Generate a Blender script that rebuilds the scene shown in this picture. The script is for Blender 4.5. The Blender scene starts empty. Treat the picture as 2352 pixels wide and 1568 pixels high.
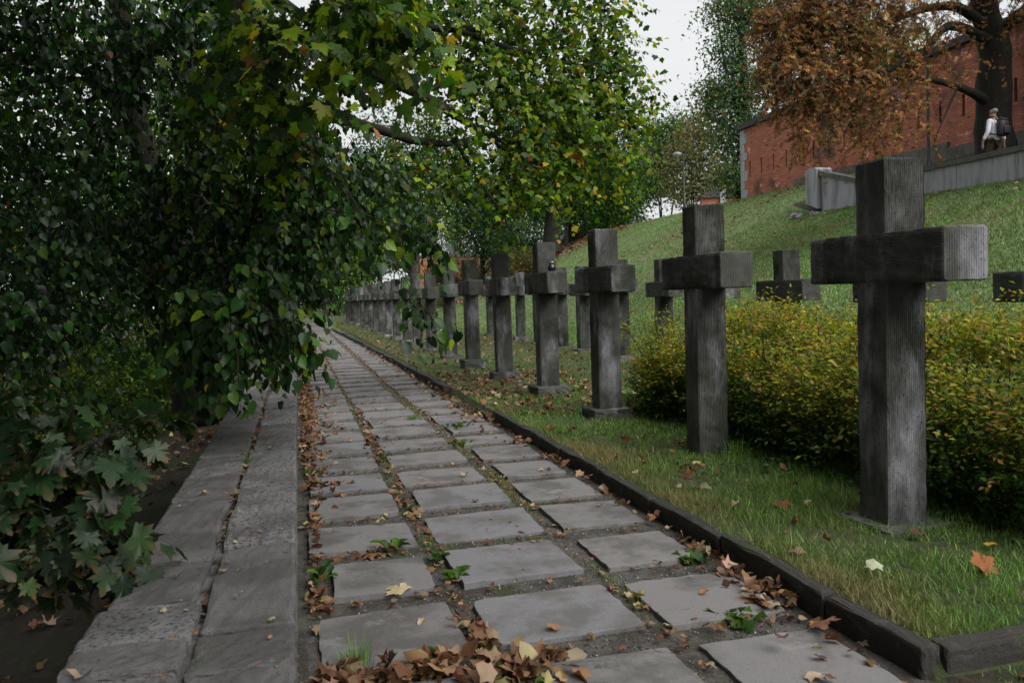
import bpy, bmesh, math
import numpy as np
from mathutils import Vector, Matrix
rng = np.random.default_rng(7)
S = bpy.context.scene; C = S.collection

# ---------------------------------------------------------------- camera
F, YAW, PITCH, ROLL, EYE = 1930.0, 0.2485, 0.05524, 0.036, 1.55
PU, PV = 1176.0, 784.0
fw0 = np.array([math.sin(YAW), math.cos(YAW), 0]); r0 = np.array([math.cos(YAW), -math.sin(YAW), 0])
FW = fw0*math.cos(PITCH) + np.array([0, 0, -math.sin(PITCH)])
U0 = np.cross(r0, FW)
RT = r0*math.cos(ROLL) - U0*math.sin(ROLL); UP = r0*math.sin(ROLL) + U0*math.cos(ROLL)
cam_d = bpy.data.cameras.new('camera'); cam = bpy.data.objects.new('camera', cam_d); C.objects.link(cam)
M = Matrix.Identity(4)
for i in range(3): M[i][0], M[i][1], M[i][2] = RT[i], UP[i], -FW[i]
M[2][3] = EYE; cam.matrix_world = M
cam_d.lens = F/2352*36; cam_d.sensor_width = 36; cam_d.clip_end = 2000; cam_d.clip_start = .05
cam_d.dof.use_dof = True; cam_d.dof.focus_distance = 8.5; cam_d.dof.aperture_fstop = 4.5
S.camera = cam
# ---------------------------------------------------------------- light
SUN_EL, SUN_AZ = math.radians(48), math.radians(150)      # azimuth clockwise from +Y
w = bpy.data.worlds.new('World'); S.world = w; w.use_nodes = True
nt = w.node_tree; bg = nt.nodes['Background']
sky = nt.nodes.new('ShaderNodeTexSky'); sky.sky_type = 'NISHITA'; sky.sun_disc = False
sky.sun_elevation = SUN_EL; sky.sun_rotation = SUN_AZ; sky.air_density = 1; sky.dust_density = 8; sky.ozone_density = 1
hs = nt.nodes.new('ShaderNodeHueSaturation'); hs.inputs['Saturation'].default_value = .12
mx = nt.nodes.new('ShaderNodeMix'); mx.data_type = 'RGBA'; mx.inputs[0].default_value = .8
mx.inputs[7].default_value = (7.9, 8.05, 8.2, 1)          # flat overcast layer over the sky texture
nt.links.new(sky.outputs[0], hs.inputs['Color']); nt.links.new(hs.outputs[0], mx.inputs[6])
tcw = nt.nodes.new('ShaderNodeTexCoord'); cn_ = nt.nodes.new('ShaderNodeTexNoise'); cn_.inputs['Scale'].default_value = 2.2; cn_.inputs['Detail'].default_value = 4
nt.links.new(tcw.outputs['Generated'], cn_.inputs[0]); cr_ = nt.nodes.new('ShaderNodeMapRange'); cr_.inputs[1].default_value = .3; cr_.inputs[2].default_value = .7; cr_.inputs[3].default_value = .93; cr_.inputs[4].default_value = 1.05
nt.links.new(cn_.outputs[0], cr_.inputs[0]); cv_ = nt.nodes.new('ShaderNodeVectorMath'); cv_.operation = 'SCALE'; nt.links.new(mx.outputs[2], cv_.inputs[0]); nt.links.new(cr_.outputs[0], cv_.inputs['Scale'])
nt.links.new(cv_.outputs[0], bg.inputs['Color']); bg.inputs['Strength'].default_value = .1
sd = bpy.data.lights.new('sun', 'SUN'); sd.energy = 3.4; sd.angle = math.radians(55); sd.color = (1, .975, .95)
so = bpy.data.objects.new('sun', sd); C.objects.link(so)
sv = Vector((math.sin(SUN_AZ)*math.cos(SUN_EL), math.cos(SUN_AZ)*math.cos(SUN_EL), math.sin(SUN_EL)))
so.rotation_euler = sv.to_track_quat('Z', 'Y').to_euler()
S.view_settings.view_transform = 'Standard'; S.view_settings.look = 'None'
S.view_settings.exposure = 0.3; S.view_settings.gamma = 1
S.render.engine = 'CYCLES'; S.cycles.max_bounces = 6; S.cycles.transparent_max_bounces = 4

# ---------------------------------------------------------------- helpers
def ray(x, y):
    return FW*F + RT*(x-PU) - UP*(y-PV)
def P(x, y, d):                       # picture point at a camera depth -> world
    return ray(x, y)*(d/F) + np.array([0, 0, EYE])
def G(x, y, z=0.0):                   # picture point on a level plane -> world
    r = ray(x, y); return r*((z-EYE)/r[2]) + np.array([0, 0, EYE])
def tag(o, label=None, cat=None, group=None, kind=None):
    if label: o['label'] = label
    if cat: o['category'] = cat
    if group: o['group'] = group
    if kind: o['kind'] = kind
    return o
def thing(name, label, cat, loc=(0, 0, 0), rz=0, group=None):
    o = bpy.data.objects.new(name, None); C.objects.link(o); o.empty_display_size = .2
    o.location = loc; o.rotation_euler = (0, 0, rz)
    return tag(o, label, cat, group)
def mesh(name, v, f, mats, parent=None, col=None, smooth=False, midx=None, local=None):
    v = np.asarray(v, dtype=np.float32)
    if parent is not None and local is None:   # world verts under an Empty without rotation
        v = v - np.array(parent.location, dtype=np.float32)
    me = bpy.data.meshes.new(name)
    if isinstance(f, np.ndarray):
        n, k = f.shape
        me.vertices.add(len(v)); me.vertices.foreach_set('co', v.ravel())
        me.loops.add(n*k); me.loops.foreach_set('vertex_index', f.astype(np.int32).ravel())
        me.polygons.add(n); me.polygons.foreach_set('loop_start', np.arange(0, n*k, k, dtype=np.int32))
        me.polygons.foreach_set('loop_total', np.full(n, k, dtype=np.int32))
        me.update(calc_edges=True)
    else:
        me.from_pydata(v.tolist(), [], [list(map(int, q)) for q in f]); me.update()
    if midx is not None: me.polygons.foreach_set('material_index', np.asarray(midx, dtype=np.int32))
    if smooth: me.polygons.foreach_set('use_smooth', np.ones(len(me.polygons), dtype=bool))
    if col is not None:
        a = me.color_attributes.new('Col', 'FLOAT_COLOR', 'POINT')
        c4 = np.ones((len(v), 4), dtype=np.float32); c4[:, :3] = col; a.data.foreach_set('color', c4.ravel())
    for m in (mats if isinstance(mats, (list, tuple)) else [mats]): me.materials.append(m)
    o = bpy.data.objects.new(name, me); C.objects.link(o)
    if parent is not None: o.parent = parent
    return o
def join(parts):
    vs, fs, n = [], [], 0
    for v, f in parts:
        vs.append(np.asarray(v)); fs += [[a+n for a in q] for q in f]; n += len(v)
    return np.concatenate(vs), fs
def box(x0, x1, y0, y1, z0, z1, b=0.0, jit=0.0, seg=None):
    """bevelled, slightly irregular block"""
    bm = bmesh.new(); bmesh.ops.create_cube(bm, size=1)
    for q in bm.verts: q.co = Vector(((x0+x1)/2+q.co.x*(x1-x0), (y0+y1)/2+q.co.y*(y1-y0), (z0+z1)/2+q.co.z*(z1-z0)))
    if seg: 
        bmesh.ops.subdivide_edges(bm, edges=bm.edges[:], cuts=seg, use_grid_fill=True)
    if b:
        es = [e for e in bm.edges if len(e.link_faces) == 2 and e.calc_face_angle(0) > .5]
        bmesh.ops.bevel(bm, geom=es, offset=b, segments=2, affect='EDGES', profile=.6)
    if jit:
        for q in bm.verts: q.co += Vector(rng.normal(0, jit, 3))
    bm.verts.index_update()
    v = np.array([q.co[:] for q in bm.verts]); f = [[q.index for q in p.verts] for p in bm.faces]; bm.free()
    return v, f
def catmull(pts, k=6):
    p = np.array(pts, float); p = np.vstack([2*p[0]-p[1], p, 2*p[-1]-p[-2]]); out = []
    for i in range(1, len(p)-2):
        for t in np.linspace(0, 1, k, endpoint=False):
            a, b, c, d = p[i-1:i+3]
            out.append(.5*((2*b)+(-a+c)*t+(2*a-5*b+4*c-d)*t*t+(-a+3*b-3*c+d)*t**3))
    out.append(p[-2]); return np.array(out)
def tube(pts, rads, n=8, k=6, jit=0.0):
    if k > 1:
        q = catmull([list(a)+[r] for a, r in zip(pts, rads)], k); pts, rads = q[:, :3], q[:, 3]
    else: pts = np.array(pts, float); rads = np.array(rads, float)
    tan = np.gradient(pts, axis=0); tan /= np.linalg.norm(tan, axis=1)[:, None]+1e-9
    up = np.array([0, 0, 1.]) if abs(tan[0][2]) < .9 else np.array([1., 0, 0])
    V = []
    for i in range(len(pts)):
        a = np.cross(tan[i], up); a /= np.linalg.norm(a)+1e-9; b = np.cross(a, tan[i]); up = b
        for j in range(n):
            t = 2*math.pi*j/n; rr = rads[i]*(1+(rng.normal(0, jit) if jit else 0))
            V.append(pts[i]+rr*(math.cos(t)*a+math.sin(t)*b))
    Fc = [[i*n+j, i*n+(j+1) % n, (i+1)*n+(j+1) % n, (i+1)*n+j] for i in range(len(pts)-1) for j in range(n)]
    Fc.append(list(range(n))[::-1]); Fc.append([(len(pts)-1)*n+j for j in range(n)])
    return np.array(V), Fc
def lathe(prof, n=16, c=(0, 0, 0)):
    V = []; 
    for r, z in prof:
        for j in range(n): V.append((c[0]+r*math.cos(2*math.pi*j/n), c[1]+r*math.sin(2*math.pi*j/n), c[2]+z))
    Fc = [[i*n+j, i*n+(j+1) % n, (i+1)*n+(j+1) % n, (i+1)*n+j] for i in range(len(prof)-1) for j in range(n)]
    Fc.append(list(range(n))[::-1]); Fc.append([(len(prof)-1)*n+j for j in range(n)])
    return np.array(V), Fc
def nz(x, y, s=1.0, k=0):             # smooth pseudo noise -1..1
    x = np.asarray(x)*s+k*7.3; y = np.asarray(y)*s-k*3.1
    return (np.sin(x*1.7+1.3*np.sin(y*1.1))+np.sin(y*2.3+1.7*np.sin(x*.9)+2)+np.sin((x+y)*3.1+np.sin(x*2.3-y))*.6+np.sin(x*5.3-y*4.1)*.35)/2.95
def unit(a): return a/(np.linalg.norm(a, axis=-1, keepdims=True)+1e-9)

# ---------------------------------------------------------------- materials
def newmat(name):
    m = bpy.data.materials.new(name); m.use_nodes = True; t = m.node_tree; t.nodes.clear()
    out = t.nodes.new('ShaderNodeOutputMaterial'); b = t.nodes.new('ShaderNodeBsdfPrincipled')
    t.links.new(b.outputs[0], out.inputs[0]); return m, t, b, out
def tex(t, scale, detail=6, rough=.6, mscale=(1, 1, 1), kind='noise', coord='Object', dist=0.0):
    tc = t.nodes.new('ShaderNodeTexCoord'); mp = t.nodes.new('ShaderNodeMapping'); mp.inputs['Scale'].default_value = mscale
    oi = t.nodes.new('ShaderNodeObjectInfo'); va = t.nodes.new('ShaderNodeVectorMath'); va.operation = 'MULTIPLY_ADD'
    va.inputs[1].default_value = (1, 1, 1); vs = t.nodes.new('ShaderNodeVectorMath'); vs.operation = 'SCALE'; vs.inputs[0].default_value = (31.7, 17.3, 23.9)
    t.links.new(oi.outputs['Random'], vs.inputs['Scale']); t.links.new(tc.outputs[coord], va.inputs[0]); t.links.new(vs.outputs[0], va.inputs[2])
    t.links.new(va.outputs[0], mp.inputs[0])
    if kind == 'noise':
        n = t.nodes.new('ShaderNodeTexNoise'); n.inputs['Scale'].default_value = scale
        n.inputs['Detail'].default_value = detail; n.inputs['Roughness'].default_value = rough; n.inputs['Distortion'].default_value = dist
    else:
        n = t.nodes.new('ShaderNodeTexVoronoi'); n.inputs['Scale'].default_value = scale
    t.links.new(mp.outputs[0], n.inputs[0]); return n
def ramp(t, src, a, b):
    r = t.nodes.new('ShaderNodeMapRange'); r.inputs[1].default_value = a; r.inputs[2].default_value = b
    r.interpolation_type = 'SMOOTHSTEP'; t.links.new(src, r.inputs[0]); return r.outputs[0]
def mixc(t, fac, a, b, mode='MIX'):
    m = t.nodes.new('ShaderNodeMix'); m.data_type = 'RGBA'; m.blend_type = mode
    for s, v in ((0, fac), (6, a), (7, b)):
        if isinstance(v, bpy.types.NodeSocket): t.links.new(v, m.inputs[s])
        else: m.inputs[s].default_value = v if s == 0 else (*v, 1)
    return m.outputs[2]
def stone(name, base, layers, rough=.85, bump=.4, bscale=60, bdist=.004, spec=.3):
    """layers: (colour, scale, lo, hi, mapping scale)"""
    m, t, b, o = newmat(name); c = base
    for col, sc, lo, hi, ms in layers:
        n = tex(t, sc, 8, .65, ms); c = mixc(t, ramp(t, n.outputs[0], lo, hi), c, col)
    t.links.new(c, b.inputs['Base Color']); b.inputs['Roughness'].default_value = rough
    b.inputs['Specular IOR Level'].default_value = spec
    n = tex(t, bscale, 8, .7); bp = t.nodes.new('ShaderNodeBump'); bp.inputs['Strength'].default_value = bump
    bp.inputs['Distance'].default_value = bdist; t.links.new(n.outputs[0], bp.inputs['Height'])
    t.links.new(bp.outputs[0], b.inputs['Normal']); return m
I3 = (1, 1, 1)
def cracks(m, col=(.03, .027, .023), sc=1.3, wid=.012):
    t = m.node_tree; b = next(n for n in t.nodes if n.type == 'BSDF_PRINCIPLED'); src = b.inputs['Base Color'].links[0].from_socket
    v = tex(t, sc, kind='vor'); v.feature = 'DISTANCE_TO_EDGE'; mp = v.inputs[0].links[0].from_node
    n = tex(t, 4, 5); ad = t.nodes.new('ShaderNodeMix'); ad.data_type = 'RGBA'; ad.inputs[0].default_value = .12
    t.links.new(mp.outputs[0], ad.inputs[6]); t.links.new(n.outputs[1], ad.inputs[7]); t.links.new(ad.outputs[2], v.inputs[0])
    k = tex(t, .9, 2); a = t.nodes.new('ShaderNodeMath'); a.operation = 'MULTIPLY'
    t.links.new(ramp(t, v.outputs['Distance'], wid, 0), a.inputs[0]); t.links.new(ramp(t, k.outputs[0], .60, .64), a.inputs[1])
    t.links.new(mixc(t, a.outputs[0], src, col), b.inputs['Base Color'])
def leafmat(name, trans=.45, rough=.5, spec=.28, tint=(1.6, 1.7, .6)):
    m, t, b, o = newmat(name)
    a = t.nodes.new('ShaderNodeAttribute'); a.attribute_name = 'Col'
    n = tex(t, 9, 3); c = mixc(t, ramp(t, n.outputs[0], .25, .75), a.outputs['Color'], mixc(t, 1.0, a.outputs['Color'], (.7, .72, .7), 'MULTIPLY'))
    t.links.new(c, b.inputs['Base Color']); b.inputs['Roughness'].default_value = rough; b.inputs['Specular IOR Level'].default_value = spec
    if trans > 0:
        tr = t.nodes.new('ShaderNodeBsdfTranslucent'); ms = t.nodes.new('ShaderNodeMixShader'); ms.inputs[0].default_value = trans
        t.links.new(mixc(t, 1.0, c, tint, 'MULTIPLY'), tr.inputs[0])
        t.links.new(b.outputs[0], ms.inputs[1]); t.links.new(tr.outputs[0], ms.inputs[2]); t.links.new(ms.outputs[0], o.inputs[0])
    return m
def plain(name, col, rough=.6, metal=0, spec=.5, nscale=20, var=.75):
    m, t, b, o = newmat(name); n = tex(t, nscale, 5)
    t.links.new(mixc(t, ramp(t, n.outputs[0], .3, .7), col, tuple(c*var for c in col)), b.inputs['Base Color'])
    b.inputs['Roughness'].default_value = rough; b.inputs['Metallic'].default_value = metal; b.inputs['Specular IOR Level'].default_value = spec
    return m
M_leaf = leafmat('leaf_green'); M_leafglossy = leafmat('leaf_glossy', .24, .42, .30)
M_far = leafmat('leaf_far', .3, .6, .25); M_dry = leafmat('leaf_dry', .15, .7, .25, (1.3, 1.0, .8))
M_grass = leafmat('grass_blade', .25, .55, .25, (1.3, 1.5, .7))
M_bark = stone('bark', (.012, .011, .008), [((.026, .023, .016), 14, .45, .7, (1, 1, .25)), ((.02, .035, .012), 3, .5, .7, I3)], bump=.9, bscale=30, bdist=.02)
M_barkg = stone('bark_grey', (.04, .036, .03), [((.08, .075, .06), 10, .45, .7, (1, 1, .25))], bump=.9, bscale=20, bdist=.03)
M_cross = stone('weathered_stone', (.064, .067, .057), [
    ((.110, .110, .103), 3.2, .42, .66, I3), ((.032, .037, .025), 2.2, .48, .64, I3),
    ((.27, .27, .29), 1.4, .50, .70, (1.6, 1.6, .6)), ((.036, .038, .030), 48, .58, .68, I3), ((.20, .21, .15), 26, .68, .73, I3), ((.16, .165, .15), 90, .64, .70, I3)], rough=.93, bump=1.0, bscale=110, bdist=.008, spec=.15)
M_slab = stone('concrete_slab', (.165, .159, .157), [((.095, .09, .086), 2.2, .44, .62, I3), ((.20, .193, .19), 5, .56, .72, I3), ((.06, .054, .045), 7, .62, .74, I3), ((.27, .26, .25), 150, .60, .68, I3), ((.05, .046, .04), 110, .60, .68, I3), ((.06, .075, .035), 3.3, .66, .78, I3)], rough=.88, bump=.8, bscale=110, bdist=.004)
M_slab2 = stone('granite_slab', (.155, .153, .160), [((.22, .22, .235), 170, .5, .62, I3), ((.08, .077, .08), 130, .56, .66, I3), ((.11, .105, .10), 3, .45, .65, I3), ((.07, .062, .05), 8, .64, .76, I3)], rough=.8, bump=.5, bscale=180, bdist=.003)
cracks(M_slab, (.06, .055, .048), wid=.007)
M_cop = stone('wall_coping_stone', (.165, .163, .163), [((.10, .098, .096), 2.5, .42, .58, I3), ((.035, .035, .033), 62, .52, .60, I3), ((.34, .34, .345), 7, .63, .71, I3), ((.30, .30, .30), 90, .64, .70, I3)], rough=.92, bump=.9, bscale=75, bdist=.008)
M_cop2 = stone('wall_coping_smooth', (.115, .113, .112), [((.075, .073, .069), 3, .42, .6, I3), ((.04, .04, .036), 100, .56, .64, I3), ((.25, .25, .25), 110, .64, .70, I3), ((.21, .205, .20), 5, .64, .74, I3)], rough=.9, bump=.7, bscale=120, bdist=.005)
M_mortar = stone('pale_mortar', (.14, .138, .13), [((.015, .015, .012), 4, .42, .56, I3), ((.34, .34, .33), 30, .62, .72, I3)], bump=1, bscale=60, bdist=.01)
M_kerb = stone('mossy_kerb_stone', (.034, .032, .027), [((.058, .056, .05), 8, .5, .68, I3), ((.03, .038, .015), 5, .52, .66, I3), ((.15, .15, .14), 40, .66, .72, I3)], bump=1, bscale=50, bdist=.012)
M_soil = stone('path_soil', (.10, .092, .083), [((.05, .043, .034), 6, .42, .6, I3), ((.24, .225, .21), 55, .58, .68, I3), ((.045, .065, .02), 2.6, .56, .7, I3), ((.30, .28, .26), 130, .62, .68, I3)], bump=1, bscale=70, bdist=.02)
M_dirt = stone('dark_leafy_soil', (.03, .025, .018), [((.06, .045, .028), 12, .5, .66, I3), ((.09, .06, .035), 45, .6, .68, I3), ((.025, .04, .012), 1.2, .5, .65, I3)], bump=1, bscale=40, bdist=.03)
M_lawn = stone('lawn_ground', (.055, .075, .026), [((.09, .085, .04), 3, .48, .66, I3), ((.035, .05, .018), 14, .5, .64, I3), ((.12, .09, .05), 1.1, .6, .74, I3)], bump=1, bscale=60, bdist=.03)
M_hill = stone('bank_grass_ground', (.13, .18, .07), [((.085, .12, .045), 5, .46, .62, I3), ((.19, .18, .10), 1.3, .52, .7, I3), ((.05, .065, .028), 22, .55, .68, I3)], bump=1, bscale=30, bdist=.05)
M_conc = stone('pale_concrete', (.34, .345, .37), [((.20, .203, .21), 4, .45, .65, (1, 1, .18)), ((.06, .062, .058), 6, .60, .72, (1, 1, .12)), ((.42, .42, .45), 30, .6, .7, I3)], bump=.5, bscale=60, bdist=.006)
M_conccap = stone('concrete_capping', (.11, .11, .105), [((.065, .07, .055), 5, .45, .65, I3), ((.2, .2, .2), 40, .64, .72, I3)], bump=.6, bscale=60, bdist=.006)
M_plinth = stone('stone_plinth', (.13, .12, .10), [((.08, .075, .06), 3, .45, .65, I3), ((.2, .16, .14), 9, .56, .7, I3)], bump=.6, bscale=20, bdist=.02)
M_roof = stone('wall_cap_slate', (.05, .048, .05), [((.09, .085, .085), 5, .5, .7, I3)], bump=.5, bscale=20, bdist=.01)
M_iron = plain('dark_iron', (.02, .026, .026), .5, .3); M_lampglass = plain('lamp_glass', (.5, .5, .5), .3)
M_silver = plain('lamp_shade_metal', (.22, .24, .25), .4, .4)
def brickmat():
    m, t, b, o = newmat('old_red_brick')
    tc = t.nodes.new('ShaderNodeTexCoord'); sx = t.nodes.new('ShaderNodeSeparateXYZ'); cx = t.nodes.new('ShaderNodeCombineXYZ')
    t.links.new(tc.outputs['Object'], sx.inputs[0]); t.links.new(sx.outputs[1], cx.inputs[0]); t.links.new(sx.outputs[2], cx.inputs[1])
    br = t.nodes.new('ShaderNodeTexBrick'); t.links.new(cx.outputs[0], br.inputs[0])
    br.inputs['Scale'].default_value = 1; br.inputs['Brick Width'].default_value = .29; br.inputs['Row Height'].default_value = .085
    br.inputs['Mortar Size'].default_value = .012; br.inputs['Mortar Smooth'].default_value = .3
    br.inputs['Color1'].default_value = (.50, .165, .09, 1); br.inputs['Color2'].default_value = (.34, .105, .06, 1); br.inputs['Mortar'].default_value = (.19, .105, .075, 1)
    c = br.outputs[0]
    n = tex(t, .5, 8, .65); c = mixc(t, ramp(t, n.outputs[0], .50, .64), c, (.09, .05, .038))
    n = tex(t, .16, 6, .6); c = mixc(t, ramp(t, n.outputs[0], .44, .62), c, (.22, .075, .045))
    n = tex(t, 1.6, 8, .7); c = mixc(t, ramp(t, n.outputs[0], .60, .66), c, (.66, .36, .27))
    n = tex(t, 5, 2, .5, (1, .5, 1.6)); c = mixc(t, ramp(t, n.outputs[0], .70, .72), c, (.03, .018, .014))
    t.links.new(c, b.inputs['Base Color']); b.inputs['Roughness'].default_value = .9
    bp = t.nodes.new('ShaderNodeBump'); bp.inputs['Strength'].default_value = .8; bp.inputs['Distance'].default_value = .02; bp.invert = True
    t.links.new(br.outputs['Fac'], bp.inputs['Height']); t.links.new(bp.outputs[0], b.inputs['Normal'])
    return m
M_brick = brickmat()

# ---------------------------------------------------------------- terrain
def sstep(a, b, x):
    t = np.clip((np.asarray(x, float)-a)/(b-a), 0, 1); return t*t*(3-2*t)
def H(X, Y):
    X = np.asarray(X, float); Y = np.asarray(Y, float)
    z = np.zeros(np.broadcast(X, Y).shape)
    left = -.45-1.1*sstep(-.8, -5, X) - 1.2*sstep(-5, -14, X)+.05*nz(X, Y, .9)
    left = left*sstep(75, 55, Y)
    lawn = .09*sstep(2.70, 2.76, Y) + .012*nz(X, Y, 2.2)
    lawn = lawn - .21*sstep(4.2, 6.2, X)*sstep(21, 9, Y)*sstep(2, 3, Y)
    A = np.interp(X, [7.4, 9, 17.4, 17.5, 17.6, 18.9, 20.4, 40], [0, .45, 3.9, 3.95, 4.1, 4.15, 5.3, 6.0])
    B = np.interp(X, [7.4, 9, 17.4, 20.5, 60], [0, .5, 4.45, 5.6, 6.0])
    k = sstep(25.5, 28, Y); bank = A*(1-k)+B*k
    dip = sstep(54, 62, Y)-sstep(80, 92, Y)
    bank = bank*(1-.75*dip) + .10*nz(X, Y, .35)*sstep(9, 12, X)*sstep(17.5, 16.5, X)
    z = np.where(X < -.4, left, np.where(X > 2.34, lawn+bank, -.012+.008*nz(X, Y, 3)))
    return z
xs = np.concatenate([[-300, -120, -60, -40, -28, -20], np.linspace(-15, -1, 22), [-.75, -.4, -.38, -.2, 0], np.linspace(.2, 2.2, 11), [2.33, 2.35], np.linspace(2.5, 7.4, 30), np.linspace(7.8, 17.2, 48), [17.4, 17.5, 17.6], np.linspace(17.9, 22, 16), [24, 28, 35, 45, 60, 100, 300]])
ys = np.concatenate([[-60, -20, -8, -3, 0, 1, 2, 2.4, 2.69, 2.72, 2.76], np.linspace(2.9, 12, 50), np.linspace(12.4, 40, 80), np.linspace(40.6, 100, 70), [105, 115, 130, 160, 220, 400, 900]])
XX, YY = np.meshgrid(xs, ys); ZZ = H(XX, YY)
V = np.stack([XX, YY, ZZ], -1).reshape(-1, 3); nx, ny = len(xs), len(ys)
ii, jj = np.meshgrid(np.arange(ny-1), np.arange(nx-1), indexing='ij'); a = (ii*nx+jj).ravel()
Fq = np.stack([a, a+1, a+nx+1, a+nx], 1)
cxx = (xs[:-1]+xs[1:])/2; cyy = (ys[:-1]+ys[1:])/2; CX, CY = np.meshgrid(cxx, cyy)
mi = np.where(CX < -.4, 0, np.where(CX < 2.34, 1, np.where(CX < 7.6, 2, 3))); mi = np.where((CX > 2.34) & (CY < 2.7), 0, mi)
mi = np.where((CX > 17.5) & (CY < 27), 0, mi); mi = np.where((CX < 2.34) & (CX > -.4) & (CY > 62), 2, mi)
ground = mesh('ground', V, Fq, [M_dirt, M_soil, M_lawn, M_hill], midx=mi.ravel(), smooth=True); tag(ground, kind='structure')

# ---------------------------------------------------------------- leaf templates
def fan(half, ctr, zf):
    pts = half + [(-x, y) for x, y in half[-2:0:-1]]
    v = [(ctr[0], ctr[1], 0)] + [(x, y, 0) for x, y in pts]; v = np.array(v, float); v[:, 2] = zf(v[:, 0], v[:, 1])
    n = len(pts); f = np.array([[0, 1+i, 1+(i+1) % n] for i in range(n)])
    tip = np.clip(np.hypot(v[:, 0], v[:, 1]-ctr[1])*3.4-1.75, 0, 1)
    return v, f, tip
HM = [(0, 0), (.20, -.06), (.42, -.12), (.40, .04), (.52, .10), (.40, .20), (.50, .30), (.68, .50), (.50, .48), (.44, .60), (.22, .44), (.27, .66), (.15, .72), (.13, .86), (0, 1)]
T_maple = fan(HM, (0, .28), lambda x, y: -.22*(x*x+(y-.28)**2)+.10*np.abs(x)+.03*np.sin(9*x+7*y))
HL = [(0, 0), (.42, -.1), (.36, .15), (.64, .48), (.26, .46), (.18, .72), (0, 1)]
HG = [(0, 0), (.28, -.08), (.37, .02), (.42, .14), (.64, .38), (.44, .45), (.31, .60), (.17, .72), (0, 1)]
T_maplo = fan(HG, (0, .28), lambda x, y: -.25*(x*x+(y-.28)**2)+.14*np.abs(x))
HT = [(0, .06), (.18, -.04), (.38, .12), (.42, .38), (.26, .72), (0, 1.05)]
T_lind = fan(HT, (0, .42), lambda x, y: -.16*y*y+.28*np.abs(x)+.04*np.sin(8*y+3*x))
HB = [(0, 0), (.30, -.05), (.34, .18), (.55, .42), (.28, .52), (.20, .80), (0, .96)]
def crum(H_, k, amp, roll):
    r_ = np.random.default_rng(k); a = r_.uniform(0, 6, 6)
    def z(x, y):
        return roll*x*x*np.sign(1) + amp*(np.sin(6*x+a[0])*np.cos(5*y+a[1])+.6*np.sin(11*y+a[2]+4*x)) + .5*amp*np.abs(np.sin(4*np.arctan2(x, y-.28)))
    v, f, t = fan(H_, (0, .3), z)
    if abs(roll) > 1: ang = v[:, 0]*2.6; v[:, 2] += .22*(1-np.cos(ang))*np.sign(roll)-roll*v[:, 0]**2; v[:, 0] = .38*np.sin(ang)
    return v, f, t
T_dry = [crum(HB, 1, .10, 1.4), crum(HL, 2, .13, .7), crum(HT, 3, .07, -1.2), crum(HB, 4, .12, -.8), crum(HM, 5, .10, .5), crum(HT, 6, .12, .9)]
T_quad = (np.array([(0, 0, 0), (.3, .42, .1), (0, 1, -.1), (-.3, .42, .1)]), np.array([[0, 1, 2], [0, 2, 3]]), np.array([0, 0, .6, 0]))
def palm(n=5):
    V, Fc = [], []
    for i in range(n):
        t = (i-(n-1)/2)*.75; R = np.array([[math.cos(t), math.sin(t)], [-math.sin(t), math.cos(t)]]); k = len(V)
        for x, y, z in ((0, 0, 0), (.13, .62, .03), (0, 1, -.25), (-.13, .62, .03)):
            q = R @ np.array([x, y]); V.append((q[0], q[1], z))
        Fc += [[k, k+1, k+2], [k, k+2, k+3]]
    return np.array(V), np.array(Fc), np.zeros(len(V))
T_palm = palm()
T_blade = (np.array([(-.5, 0, 0), (.5, 0, 0), (-.38, .12, .55), (.38, .12, .55), (0, .45, 1.0)]), np.array([[0, 1, 3], [0, 3, 2], [2, 3, 4]]), np.array([0, 0, .4, .4, 1]))
def inst(T, pos, X, Yd, Z, sc, col, tipcol=None, tipk=0.0):
    tv, tf, tip = T; sc = np.asarray(sc); 
    if sc.ndim == 1: sc = np.repeat(sc[:, None], 3, 1)
    v = pos[:, None, :] + (tv[None, :, 0, None]*sc[:, None, 0, None]*X[:, None, :] + tv[None, :, 1, None]*sc[:, None, 1, None]*Yd[:, None, :] + tv[None, :, 2, None]*sc[:, None, 2, None]*Z[:, None, :])
    n, k = len(pos), len(tv)
    f = (tf[None]+(np.arange(n)*k)[:, None, None]).reshape(-1, 3)
    c = np.repeat(col[:, None, :], k, 1)
    if tipcol is not None:
        a = (tip[None, :, None]*np.asarray(tipk).reshape(-1, 1, 1)); c = c*(1-a)+np.asarray(tipcol)*a
    return v.reshape(-1, 3), f, c.reshape(-1, 3)
def cat(parts):
    V, Fc, Cc, n = [], [], [], 0
    for v, f, c in parts: V.append(v); Fc.append(f+n); Cc.append(c); n += len(v)
    return np.concatenate(V), np.concatenate(Fc), np.concatenate(Cc)
def frame(d, n):
    d = unit(d); x = unit(np.cross(d, n)); z = np.cross(x, d); return x, d, z
def palette(n, cols, wts, var=.25):
    w_ = np.array(wts, float); idx = rng.choice(len(cols), n, p=w_/w_.sum()); c = np.array(cols)[idx]
    return c*np.exp(rng.normal(0, var, (n, 1)))*np.exp(rng.normal(0, .08, (n, 3)))
def sphere_dirs(n): return unit(rng.normal(size=(n, 3)))
DK, MD, LT, YG, YE, OR, BR = (.012, .036, .010), (.024, .070, .013), (.065, .14, .016), (.19, .26, .012), (.42, .30, .03), (.32, .12, .03), (.16, .065, .03)
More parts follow.
